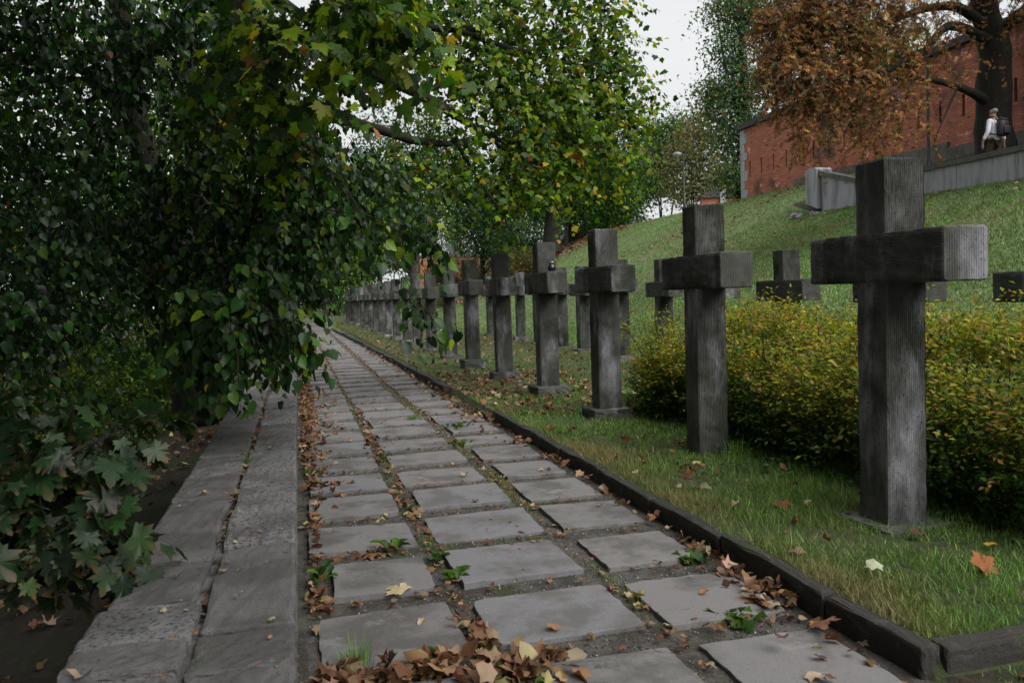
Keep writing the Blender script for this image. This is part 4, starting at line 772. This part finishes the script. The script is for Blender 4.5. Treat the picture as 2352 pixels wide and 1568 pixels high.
# horse chestnut with rusty leaves in front of the brick wall
cb = P(2285, 345, 23.8)
cpl = [[(*(cb+[0, 0, -1.4]), .75), (*(cb+[0, 0, -.2]), .56), (*P(2283, 230, 23.6), .46), (*P(2285, 120, 23.5), .42), (*P(2262, 20, 23.4), .36), (*P(2255, -90, 23.4), .3)],
    [(*P(2275, 70, 23.4), 0.174), (*P(2200, 18, 22.8), 0.124), (*P(2110, 25, 22.2), 0.093), (*P(2010, 70, 21.8), 0.062), (*P(1920, 130, 21.5), 0.031)],
    [(*P(2265, 90, 23.3), 0.161), (*P(2180, 60, 22.6), 0.118), (*P(2120, 120, 22.0), 0.087), (*P(2040, 160, 21.6), 0.062), (*P(1960, 175, 21.2), 0.037), (*P(1880, 190, 21), 0.019)],
    [(*P(2300, 262, 23.9), .24), (*P(2265, 232, 23.5), .16), (*P(2200, 200, 22.8), 0.093), (*P(2110, 180, 22.2), 0.068), (*P(2020, 190, 21.8), 0.043), (*P(1950, 250, 21.5), 0.025)],
    [(*P(2290, 110, 23.5), 0.155), (*P(2330, 40, 23.0), 0.124), (*P(2420, -20, 22.6), 0.074)], [(*P(2120, 120, 22.0), 0.050), (*P(2090, 200, 21.8), 0.031), (*P(2070, 290, 21.6), 0.019), (*P(2050, 360, 21.6), 0.007)],
    [(*P(2040, 160, 21.6), 0.037), (*P(1980, 240, 21.4), 0.022), (*P(1930, 320, 21.4), 0.007)], [(*P(2200, 200, 22.8), 0.037), (*P(2160, 290, 22.4), 0.019), (*P(2140, 350, 22.2), 0.006)], [(*P(2255, -90, 23.4), 0.124), (*P(2120, -120, 22.5), 0.087), (*P(1900, -60, 22), 0.037)]]
CH = [(.30, .14, .045), (.38, .18, .055), (.17, .085, .03), (.17, .16, .04), (.46, .26, .08), (.09, .11, .03)]; CW = [4, 3.5, 3, 1.2, 1, 1]
cl_ = []
for x, y, d, rp, n in [(1825, 50, 22, 70, 150), (1820, 150, 22, 65, 130), (1890, 20, 22, 80, 160), (1910, 110, 22, 80, 150), (1870, 200, 21.6, 60, 70), (1950, 190, 21.5, 70, 80), (2000, 40, 22, 75, 90), (2030, 120, 21.8, 70, 60), (2040, 220, 21.5, 60, 34), (1930, 260, 21.4, 45, 18), (2110, 50, 22.2, 70, 34), (2130, 160, 22.2, 60, 18), (2010, 300, 21.4, 50, 16), (2100, 280, 22, 55, 12), (1850, 310, 21.6, 40, 10), (1930, 320, 21.5, 40, 9), (1990, 350, 21.4, 40, 5), (1760, 40, 22, 25, 26), (2200, 120, 22.6, 60, 8), (2230, 30, 23, 80, 12), (2320, 60, 23, 60, 7), (1850, -90, 22, 120, 170), (2050, -100, 22, 140, 170), (2250, -150, 22.5, 130, 190), (2450, -80, 22, 120, 130), (2400, -200, 21, 140, 150), (1785, 120, 22, 28, 34), (1790, 215, 22, 28, 22), (1850, 270, 21.6, 30, 9)]:
    L = LB(x, y, d, rp, int(n*1.9)); cl_ += lobe_sprays([L], .088, T_palm, CH, CW, m=7, L=(.3, .9), sag=.6, droop=.7, twig=.010, grav=.3)
tree('chestnut_tree', 'large chestnut tree with rusty brown leaves and thick dark trunk by the brick wall', 'tree', None, cl_, M_dry, M_bark, None, world_trunks=cpl)
b = P(2010, 200, 44); bgtree('broadleaf_tree', 'yellow green tree glimpsed through the chestnut above the brick wall', (24.5, 31, 5.5), 8, 0, [(0, 0, 4.2, 1.8, 1.6, 1.5, 100), (1, 1.5, 6, 2.2, 2, 2, 100)], .2, [YG, LT, (.3, .3, .05)], [3, 2, 2], per=24, tr=.2, group=gt, cr=.8)

# ================================================================ hedge
hp = []; stv, stf = [], []
def hz(x, y): return 1.16+.13*nz(x, y, 1.1)+.13*nz(x, y, 3.6)
N = 11500; hx = np.where(rng.random(11500) < .35, rng.uniform(3.85, 4.25, 11500), rng.uniform(3.85, 5.75, 11500)); hy = rng.uniform(3.2, 10.0, N); keep = (hy < 9.2+.5*nz(hx, hy, 2)) & (hx > 3.92+.14*nz(hy, hy*.7, 1.6)); hx, hy = hx[keep], hy[keep]; N = len(hx)
ht = rng.random(N)**.9; surf = np.minimum(np.minimum((hx-3.95)/.5, (5.85-hx)/.5), (10.1-hy)/.6); ht = np.where((surf > 1.1) & (rng.random(N) < .8), rng.uniform(.8, 1, N), ht)
zc = ht*hz(hx, hy)*np.clip(.66+.34*surf, .55, 1)+(rng.random(N) < .05)*(ht > .8)*.12
st = np.stack([hx, hy, zc-.05], 1); d = unit(np.stack([(hx-4.8)*.7, rng.normal(0, .5, N), rng.uniform(.2, 1.3, N)], 1)+rng.normal(0, .3, (N, 3)))
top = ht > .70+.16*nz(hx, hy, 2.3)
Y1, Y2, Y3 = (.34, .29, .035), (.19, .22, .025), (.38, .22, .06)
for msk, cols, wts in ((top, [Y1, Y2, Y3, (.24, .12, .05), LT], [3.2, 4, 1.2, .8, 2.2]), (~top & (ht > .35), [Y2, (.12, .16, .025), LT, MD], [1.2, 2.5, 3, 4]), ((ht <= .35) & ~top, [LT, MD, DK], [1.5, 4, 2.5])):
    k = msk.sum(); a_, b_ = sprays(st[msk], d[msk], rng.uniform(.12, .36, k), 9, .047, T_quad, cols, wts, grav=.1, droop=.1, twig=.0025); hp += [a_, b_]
hedge = thing('hedge', 'loose clipped hedge turning from dark green to yellow between the cross rows', 'hedge', (4.9, 6.5, 0))
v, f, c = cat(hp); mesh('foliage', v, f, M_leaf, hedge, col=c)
q = []
for _ in range(150):
    x, y = rng.uniform(4.1, 5.7), rng.uniform(3.3, 9.5); h = hz(x, y)*rng.uniform(.6, .95)
    q.append(tube([(x, y, -.1), (x+rng.normal(0, .06), y+rng.normal(0, .06), h*.5), (x+rng.normal(0, .14), y+rng.normal(0, .14), h)], [.009, .006, .003], 5, 2))
v, f = join(q); mesh('stem', v, f, M_bark, hedge)['kind'] = 'stuff'
# loose left end of the hedge
sp_ = thing('shrub', 'loose airy shrub with yellow tips at the left end of the hedge', 'shrub', (4.55, 9.9, 0))
pr = []; q = []
for _ in range(70):
    a = rng.uniform(0, 2*math.pi); r = rng.uniform(.1, .62)*1.0; hh = rng.uniform(.6, 1.28)
    p0 = np.array([4.6+rng.normal(0, .08), 9.9+rng.normal(0, .1), 0]); p2 = np.array([4.6+r*math.cos(a), 9.9+r*1.2*math.sin(a), hh]); p1 = (p0+p2)/2+[0, 0, .12]
    q.append(tube([p0, p1, p2], [.008, .005, .002], 5, 3)); k = 10; t = rng.uniform(.3, 1, k)[:, None]
    s0 = p0*(1-t)**2+2*p1*t*(1-t)+p2*t*t; dd = unit(rng.normal(0, .6, (k, 3))+[math.cos(a)*.5, math.sin(a)*.5, .5])
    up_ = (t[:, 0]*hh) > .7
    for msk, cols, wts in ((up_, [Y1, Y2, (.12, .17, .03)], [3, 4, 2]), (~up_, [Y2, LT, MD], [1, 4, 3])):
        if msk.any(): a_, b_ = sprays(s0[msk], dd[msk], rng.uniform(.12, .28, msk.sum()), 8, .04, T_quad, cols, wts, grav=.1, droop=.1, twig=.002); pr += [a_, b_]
v, f = join(q); mesh('stem', v, f, M_bark, sp_); v, f, c = cat(pr); mesh('foliage', v, f, M_leaf, sp_, col=c)

# ================================================================ grass
def grass(name, X, Y, hmin, hmax, wd, cols, wts, lean=.6):
    n = len(X); Z = H(X, Y)-.004; yaw = rng.uniform(0, 2*math.pi, n); x = np.stack([np.cos(yaw), np.sin(yaw), np.zeros(n)], 1); y = np.stack([-np.sin(yaw), np.cos(yaw), np.zeros(n)], 1)
    z = unit(np.stack([rng.normal(0, .45, n)+.2*nz(X, Y, 6), rng.normal(0, .45, n)+.2*nz(Y, X, 6), np.ones(n)], 1)); hh = hmin+(hmax-hmin)*rng.random(n)**1.6*(1+.5*nz(X, Y, 1.1)+.4*nz(X, Y, 5, 3))
    sc = np.stack([np.full(n, wd)*rng.uniform(.6, 1.3, n), hh*rng.uniform(.2, lean*2, n), hh], 1)
    m_ = nz(X, Y, .8, 2)+.5*nz(X, Y, 3.1, 1)+.9*np.exp(-np.abs(X-2.45)/.18)
    c = palette(n, cols, wts, .22)*(1+.28*nz(X, Y, .45, 5)+.18*nz(X, Y, 2.4, 6))[:, None]*np.array([1, 1, 1]); dry = np.array([.26, .20, .10]); kk = np.clip((m_-.15)*.9+rng.normal(0, .35, n), 0, .9)[:, None]; c = c*(1-kk)+dry*kk*np.exp(rng.normal(0, .2, (n, 1)))
    v, f, c = inst(T_blade, np.stack([X, Y, Z], 1), x, y, z, sc, c, (.16, .17, .07), rng.random(n)*.5)
    return tag(mesh(name, v, f, M_grass, col=c), kind='stuff')
GC = [(.075, .175, .022), (.125, .25, .04), (.04, .10, .018), (.23, .32, .085)]; GW = [4, 3, 2, 1.4]
def band(n, x0, x1, y0, y1, keep=None):
    X = rng.uniform(x0, x1, n); Y = rng.uniform(y0, y1, n)
    if keep is not None: m_ = keep(X, Y); X, Y = X[m_], Y[m_]
    return X, Y
def merge(*a): return np.concatenate([q[0] for q in a]), np.concatenate([q[1] for q in a])
bare = lambda X, Y: rng.random(len(X)) > np.clip(.2+1.2*nz(X, Y, 1.7, 4)-.3*(Y < 9), 0, .75)
grass('lawn_grass', *merge(band(78000, 2.43, 6.2, 2.82, 6.6, bare), band(12000, 2.37, 2.75, 2.80, 9, bare), band(3000, 2.335, 2.38, 2.9, 12, lambda X, Y: nz(X, Y, 2.4) > .05)), .022, .105, .0040, GC, GW)
grass('lawn_grass', *merge(band(52000, 2.4, 7.2, 6.4, 12, bare), band(34000, 2.36, 8, 12, 22, bare)), .03, .075, .008, GC, GW)
grass('lawn_grass', *merge(band(30000, 2.2, 8, 22, 62, lambda X, Y: (X > 2.3-.02*(Y-20)) & bare(X, Y)), band(3500, .2, 2.4, 44, 62, lambda X, Y: nz(X, Y, .8) > -.1)), .04, .09, .018, [(.09, .14, .03), (.12, .17, .045)], [1, 1])
HC = [(.13, .25, .06), (.19, .33, .10), (.09, .17, .045), (.32, .33, .18)]
grass('bank_grass', *merge(band(120000, 7.2, 17.35, 5, 27), band(75000, 7.2, 20.4, 27, 56)), .05, .12, .02, HC, [4, 3, 2.5, 1.2])
grass('bank_grass', *band(26000, 9, 24, 56, 120), .1, .2, .05, [(.09, .16, .05), (.12, .19, .07)], [1, 1])
# patches of grass and moss between the slabs
def patch(cx, cy, rx, ry, n): return cx+rng.normal(0, rx, n), cy+rng.normal(0, ry, n)
pts = merge(patch(1.55, 6.75, .05, .35, 1300), patch(1.5, 6.3, .12, .05, 500), patch(1.53, 5.9, .03, .2, 400), patch(1.3, 10.6, .12, .08, 500), patch(1.55, 12.2, .08, .35, 700), patch(.7, 9.8, .05, .5, 700), patch(.72, 7.6, .03, .6, 250), patch(.05, 6.6, .03, .9, 250),
            patch(1.3, 5.1, .2, .02, 220), patch(1.75, 5.95, .1, .02, 160), patch(1.55, 4.3, .03, .1, 120), patch(1.56, 3.9, .03, .2, 260), patch(.73, 5.3, .03, .06, 160), patch(1.6, 8.4, .06, .3, 400), patch(.02, 4.6, .02, .3, 120), patch(1.56, 14, .08, 1.5, 900), patch(.72, 15, .04, 2, 600))
jx = np.where(rng.random(5200) < .5, .72, 1.555)+rng.normal(0, .03, 5200); jy = rng.uniform(2.6, 26, 5200); jm = nz(jx, jy, 2.1, 7) > .25
rx = rng.uniform(0, 2.2, 3600); ry = 3.56+.838*rng.integers(-1, 24, 3600)-.10+rng.normal(0, .04, 3600); rm = nz(rx, ry, 2.3, 8) > .45
pts = merge(pts, (jx[jm], jy[jm]), (rx[rm], ry[rm]))
gp = grass('path_grass', *pts, .015, .045, .004, GC, GW); 
X, Y = band(2600, 2.5, 6, 2.1, 2.68); grass('lawn_grass', X, Y, .02, .06, .005, GC, GW)
# taller tufts, each one a plant of its own
def tuft(label, x, y, z, n, h, spread, wd=.005, cols=GC):
    X = x+rng.normal(0, spread*.35, n); Y = y+rng.normal(0, spread*.35, n); a = np.arctan2(Y-y, X-x)+rng.normal(0, .5, n)
    xx = np.stack([np.sin(a), -np.cos(a), np.zeros(n)], 1); yy_ = np.stack([np.cos(a), np.sin(a), np.zeros(n)], 1); zz = np.tile([0, 0, 1.], (n, 1))
    hh = h*rng.uniform(.45, 1.1, n); sc = np.stack([np.full(n, wd), hh*rng.uniform(.3, 1.4, n), hh], 1)
    v, f, c = inst(T_blade, np.stack([X, Y, np.full(n, z)], 1), xx, yy_, zz, sc, palette(n, cols, [3, 3, 1, 2]))
    return tag(mesh('grass_tuft', v, f, M_grass, col=c), label, 'grass tuft')
tuft('tall green grass tuft growing through the brown leaves beside the wall corner', .17, 3.52, 0, 60, .15, .09)
tuft('wispy grass tuft sprouting from the joint of the wall coping', -.365, 5.9, .47, 45, .10, .04, .003)
tuft('sparse little grass sprout on the nearest coping stones', -.33, 2.62, .47, 14, .05, .06, .002)
tuft('long grass clump at the foot of the second cross', 3.62, 6.5, .09, 90, .17, .12)
tuft('long pale grass clump right of the nearest cross', 3.95, 4.5, .09, 110, .14, .22)
tuft('grass tuft between the slabs in the middle of the path', 1.36, 10.6, 0, 120, .11, .12)
tuft('thin grass beside the wall foot near the dandelions', .01, 4.75, 0, 18, .10, .03, .004)
# broad leaved weeds
T_weed = fan([(0, 0), (.10, .15), (.16, .38), (.22, .6), (.16, .85), (0, 1)], (0, .5), lambda x, y: .25*np.sin(y*2.6)+.5*np.abs(x))
def rosette(name, label, x, y, z, n, L, cols=[MD, LT, (.07, .14, .03)], up=.45, sp=.02, T=T_weed):
    a = rng.uniform(0, 2*math.pi, n); d = np.stack([np.cos(a), np.sin(a), rng.uniform(.1, up*2, n)], 1); nn = np.tile([0, 0, 1.], (n, 1))+rng.normal(0, .2, (n, 3))
    X, D, Zz = frame(d, nn); pos = np.stack([x+rng.normal(0, sp, n), y+rng.normal(0, sp, n), np.full(n, z)], 1)
    v, f, c = inst(T, pos, X, D, Zz, L*rng.uniform(.5, 1.1, n), palette(n, cols, [2, 3, 2]))
    return tag(mesh(name, v, f, M_leaf, col=c), label, 'weed')
rosette('broadleaf_weed', 'large leaved green weed at the foot of the wall near the second slab row', .05, 4.75, 0, 11, .11, sp=.04)
rosette('dandelion', 'dandelion rosette between two slabs behind the first slab row', .76, 4.48, 0, 14, .10, sp=.012)
rosette('dandelion', 'dandelion rosette in the gap left of the pale granite slab', .74, 4.85, 0, 16, .09, cols=[MD, (.05, .1, .05), LT], sp=.015)
rosette('broadleaf_weed', 'green weed lying over the edge of the third slab by the wall', .50, 5.15, .0, 9, .13, up=.3)
rosette('broadleaf_weed', 'bright green weed beside the grass tuft among brown leaves', .52, 3.42, 0, 12, .095, up=.7)
rosette('broadleaf_weed', 'upright weed in the leaf pile right of the first slab', .80, 3.30, 0, 8, .10, up=.9)
rosette('dandelion', 'dandelion rosette in the gap at the bottom of the picture', .80, 3.02, 0, 18, .09, sp=.04)
rosette('creeping_weed', 'leafy creeping weed at the kerb by the nearest right slab', 1.90, 3.50, 0, 40, .07, sp=.045, up=.5, T=T_maplo)
rosette('creeping_weed', 'leafy creeping weed at the kerb one slab farther on', 2.12, 4.35, 0, 30, .075, sp=.04, up=.6, T=T_maplo)
rosette('broadleaf_weed', 'small green weed in the left joint three slabs before the grass strip', .73, 6.05, 0, 10, .07, sp=.03)
rosette('broadleaf_weed', 'green plantain cluster in the middle joint beyond the grassy strip', 1.57, 8.6, 0, 16, .09, sp=.05)
rosette('dandelion', 'dandelion rosette in the left joint in the middle distance', .73, 8.1, 0, 14, .09, sp=.03)
rosette('broadleaf_weed', 'weed cluster at the wall foot beside the fifth slab row', .03, 7.7, 0, 12, .09, sp=.04)
rosette('broadleaf_weed', 'green weed tuft by the kerb gap in the middle distance', 1.75, 9.7, 0, 14, .12, sp=.08)
X, Y = band(900, 2.9, 5.2, 4.6, 7.6, lambda X, Y: (nz(X, Y, 1.3, 6)+.6*(X > 3.7)) > .35); n = len(X)
a = rng.uniform(0, 6.28, n); d = np.stack([np.cos(a), np.sin(a), rng.normal(.1, .2, n)], 1); x_, d_, z_ = frame(d, np.tile([0, 0, 1.], (n, 1))+rng.normal(0, .3, (n, 3)))
v, f, c = inst(T_maplo, np.stack([X, Y, H(X, Y)+rng.uniform(.02, .07, n)], 1), x_, d_, z_, rng.uniform(.025, .06, n), palette(n, [MD, (.06, .10, .06), DK], [3, 3, 2]))
tag(mesh('ground_ivy', v, f, M_leafglossy, col=c), kind='stuff')

# ================================================================ fallen leaves
DRY = [(.20, .10, .05), (.25, .15, .085), (.14, .065, .035), (.32, .235, .15), (.32, .28, .12), (.095, .05, .03)]; DW = [4, 3.5, 3, 1.8, .7, 1.5]
def litter(name, X, Y, Zoff, smin, smax, cols=DRY, wts=DW, tilt=.45, kind='stuff', lab=None):
    n = len(X); parts = []; k = rng.choice(6, n, p=[.24, .12, .24, .2, .08, .12]); Z = np.where((X > -.7) & (X < -.06), .5, np.where((X >= -.06) & (X < 2.3), .006, H(X, Y)))+Zoff
    a = rng.uniform(0, 2*math.pi, n); d = np.stack([np.cos(a), np.sin(a), rng.normal(0, tilt, n)], 1); nn = np.tile([0, 0, 1.], (n, 1))*np.where(rng.random(n) < .4, -1, 1)[:, None]+rng.normal(0, tilt, (n, 3))
    x, d, z = frame(d, nn); sc = rng.uniform(smin, smax, n); c = palette(n, cols, wts, .25)
    for i in range(6):
        m_ = k == i
        if m_.any(): parts.append(inst(T_dry[i], np.stack([X, Y, Z+sc*.12], 1)[m_], x[m_], d[m_], z[m_], sc[m_], c[m_], (.20, .10, .06), rng.random(m_.sum())*.6))
    v, f, c = cat(parts); o = mesh(name, v, f, M_dry, col=c); return tag(o, lab, None if kind else 'leaf', None, kind)
def zo(n, h): return rng.random(n)**1.5*h
# drifts along the wall, the kerb and the joints
X, Y = merge(patch(.07, 13, .06, 2.6, 800), patch(.22, 11.5, .12, 2.2, 160), patch(.72, 3.6, .03, .25, 50), patch(.04, 4.4, .03, .2, 30), patch(.07, 7.15, .05, .10, 40), patch(.22, 7.1, .08, .04, 14), patch(.35, 5.1, .12, .03, 20), patch(.05, 5.9, .03, .6, 44), patch(.04, 8.6, .04, .8, 110), patch(.72, 6.9, .03, .9, 34), patch(.72, 9.5, .04, 1.2, 50)); m_ = (X > -.03) & (X < 2.2) & (Y > 2.2); X, Y = X[m_], Y[m_]
litter('leaf_litter', X, Y, zo(len(X), .035), .035, .085)
X, Y = merge(patch(.10, 3.34, .07, .12, 70), patch(.38, 3.36, .2, .05, 95), patch(.85, 3.25, .14, .09, 60)); m_ = (X > -.02) & (Y > 2.2); X, Y = X[m_], Y[m_]
litter('leaf_pile', X, Y, .005+zo(len(X), .04), .055, .115, tilt=.6)
X, Y = merge(patch(2.23, 4.1, .025, .5, 34), patch(2.14, 3.6, .06, .2, 40), patch(2.22, 6.5, .025, 1.6, 60), patch(2.16, 12, .10, 2.0, 200), patch(2.10, 22, .10, 6, 200), patch(2.1, 2.95, .12, .15, 12)); m_ = (X < 2.27) & (Y > 2.3); X, Y = X[m_], Y[m_]
litter('leaf_litter', X, Y, zo(len(X), .05), .035, .09)
Ys = rng.uniform(2.6, 34, 1500); Xs = np.where(rng.random(1500) < .5, .72, 1.555)+rng.normal(0, .035, 1500); Yr = 3.56+.838*rng.integers(-1, 30, 900)-.12+rng.normal(0, .05, 900); Xr = rng.uniform(.02, 2.2, 900)
litter('leaf_litter', np.concatenate([Xs, Xr]), np.concatenate([Ys, Yr]), zo(2400, .01), .015, .05, tilt=.3)
X, Y = band(420, .0, 2.2, 4, 34); litter('leaf_litter', X, Y, .012+zo(len(X), .004), .015, .05, tilt=.15)
X, Y = merge(band(150, 2.45, 5, 2.9, 9, lambda X, Y: nz(X, Y, 1.2) > -.2), band(700, 2.36, 4.6, 9.5, 16), band(1500, 2.36, 7, 12, 30, lambda X, Y: nz(X, Y, .7) > -.25), band(700, 2.3, 6, 28, 60)); litter('leaf_litter', X, Y, .02+zo(len(X), .02), .04, .10)
X, Y = band(3800, 10, 20, 44, 56, lambda X, Y: rng.random(len(X)) < sstep(46, 54, Y)*1.3); litter('leaf_litter', X, Y, .06+zo(len(X), .03), .12, .24, [(.26, .13, .08), (.32, .20, .13), (.2, .1, .06)], [1, 1, 1])
X, Y = merge(band(300, 9, 17.2, 14, 30, lambda X, Y: nz(X, Y, .5, 3) > .2), band(700, 14, 20.4, 25, 36, lambda X, Y: nz(X, Y, .6, 3) > -.1)); litter('leaf_litter', X, Y, .05+zo(len(X), .03), .06, .13)
X, Y = band(1600, -6.5, -.9, 3, 20); litter('leaf_litter', X, Y, .02+zo(len(X), .03), .05, .12)
X, Y = band(240, -.68, -.08, 2.4, 14, lambda X, Y: rng.random(len(X)) < .8); litter('leaf_litter', X, Y, .006+zo(len(X), .003), .008, .028, [(.3, .22, .13), (.36, .3, .16), (.2, .1, .05)], [1, 1, 1], tilt=.15)
X, Y = patch(-.375, 7.2, .008, 2.2, 160); litter('leaf_litter', X, Y, -.03+zo(len(X), .02), .02, .05)
X, Y = band(90, 2.5, 5, 1.9, 2.66); litter('leaf_litter', X, Y, .01+zo(len(X), .03), .05, .12)
# gravel and crumbs on the path soil
X, Y = band(16000, -.02, 2.24, 2.4, 16, lambda X, Y: (np.abs(X-.72) < .07) | (np.abs(X-1.555) < .075) | (((Y-3.56) % .838) > .57) | (X < .03) | (X > 2.17)); n = len(X)
d = sphere_dirs(n); x_, d_, z_ = frame(d, sphere_dirs(n)); T_peb = (np.array([(0, 0, .5), (.5, 0, 0), (0, .5, .05), (-.5, 0, 0), (0, -.5, -.05), (0, 0, -.4)]), np.array([[0, 1, 2], [0, 2, 3], [0, 3, 4], [0, 4, 1], [5, 2, 1], [5, 3, 2], [5, 4, 3], [5, 1, 4]]), np.zeros(6))
v, f, c = inst(T_peb, np.stack([X, Y, np.full(n, -.008)], 1), x_, d_, z_, rng.uniform(.004, .016, n), palette(n, [(.2, .19, .18), (.30, .29, .28), (.10, .09, .08), (.4, .39, .38)], [4, 2, 3, .7]))
tag(mesh('gravel', v, f, M_dry, col=c), kind='stuff')
# single leaves that can be pointed at
def one(label, px, py, z, size, col, ti=0, ang=None, tilt=.12, tpl=None):
    p = G(px, py, z); a = rng.uniform(0, 6.28) if ang is None else ang
    d = np.array([[math.cos(a), math.sin(a), rng.normal(0, tilt)]]); x, d, zz = frame(d, np.array([[0, 0, 1.]])+rng.normal(0, tilt, (1, 3)))
    v, f, c = inst(tpl or T_dry[ti], p[None]+[0, 0, size*.12+.004], x, d, zz, np.array([size]), np.array([col]), (.25, .12, .06), np.array([.4]))
    return tag(mesh('fallen_leaf', v, f, M_dry, col=c, smooth=False), label, 'leaf', 'single fallen leaves')
B_, PY, TAN, YL, RU = (.33, .16, .085), (.45, .42, .22), (.46, .34, .24), (.5, .32, .03), (.34, .12, .04)
for a_ in [('big cream maple leaf with pointed lobes on the gap behind the nearest slabs', 930, 1363, .012, .13, (.55, .45, .27), 2, None, .12, T_maple), ('brown curled leaf near the middle of the nearest left slab', 975, 1425, .02, .05, TAN, 0), ('two toned long brown leaf on the pale granite slab', 1285, 1440, .02, .07, B_, 3),
    ('cream leaf hanging over the edge of the third left slab', 888, 1200, .02, .09, PY, 0), ('small green yellow leaf on the granite slab of the third row', 1300, 1218, .02, .045, (.2, .22, .04), 1), ('small pale curled leaf on the middle slab of the fifth row', 1065, 1093, .02, .06, TAN, 1), ('pale green leaf lying on the grass in front of the nearest cross', 2015, 1312, .12, .10, (.40, .43, .30), 3),
    ('bright yellow leaf in the grass at the right picture edge', 2262, 1250, .12, .075, YL, 2), ('rusty brown maple leaf in the grass between the two nearest crosses', 1795, 1155, .12, .11, (.17, .055, .025), 2, None, .3, T_maple), ('tan leaf in the grass left of the nearest cross', 1700, 1155, .12, .09, TAN, 0), ('yellow green half leaf standing in the gap by the conker', 1457, 1375, .01, .09, (.34, .36, .10), 0, None, .3),
    ('long curled brown leaf against the kerb', 1690, 1232, .03, .12, B_, 3), ('dark narrow leaf on the nearest right slab', 1625, 1360, .02, .05, RU, 0), ('curled brown leaf on the second coping joint of the wall', 462, 1135, .505, .05, TAN, 0), ('pale narrow leaf on the near left coping stone', 352, 1492, .505, .05, (.5, .36, .25), 3),
    ('brown winged seed on the near right coping stone', 520, 1310, .505, .035, (.35, .22, .12), 3), ('pale yellow leaf on the right coping stone in the middle distance', 618, 1028, .505, .045, (.5, .5, .3), 3), ('tan leaf at the picture bottom on the nearest coping stone', 195, 1555, .505, .06, TAN, 1), ('pale leaf on the bottom right slab', 1855, 1552, .02, .08, TAN, 3), ('orange brown leaf pile top leaf beside the second cross shadow', 1815, 1300, .03, .1, B_, 1),
    ('pale pinkish leaf propped on the kerb foot leaves', 1668, 1305, .05, .085, (.42, .26, .2), 1, None, .5), ('large folded rust leaf at the right end of the kerb leaves', 1890, 1432, .03, .12, (.26, .12, .075), 0, None, .4, T_maple), ('red brown leaves fold in the grass right of the nearest cross', 2250, 1310, .12, .12, (.30, .10, .03), 1, None, .3, T_maple), ('curled tan leaf in the grass left of the second cross', 1460, 1090, .12, .08, TAN, 0)]:
    one(*a_)
ck = G(1402, 1357, .012); t = thing('conker', 'shiny brown conker lying in the gap between two slabs', 'conker', tuple(ck))
mesh('shell', *lathe([(.002, -.013), (.009, -.011), (.0145, -.003), (.015, .004), (.010, .012), (.002, .0145)], 16, tuple(ck+[0, 0, .012])), plain('conker_shell', (.10, .022, .012), .25), t, smooth=True)
mesh('pale_scar', *lathe([(.001, .013), (.007, .0131), (.006, .0152), (.001, .0156)], 12, tuple(ck+[0, 0, .012])), plain('conker_scar', (.3, .2, .13), .6), t, smooth=True)
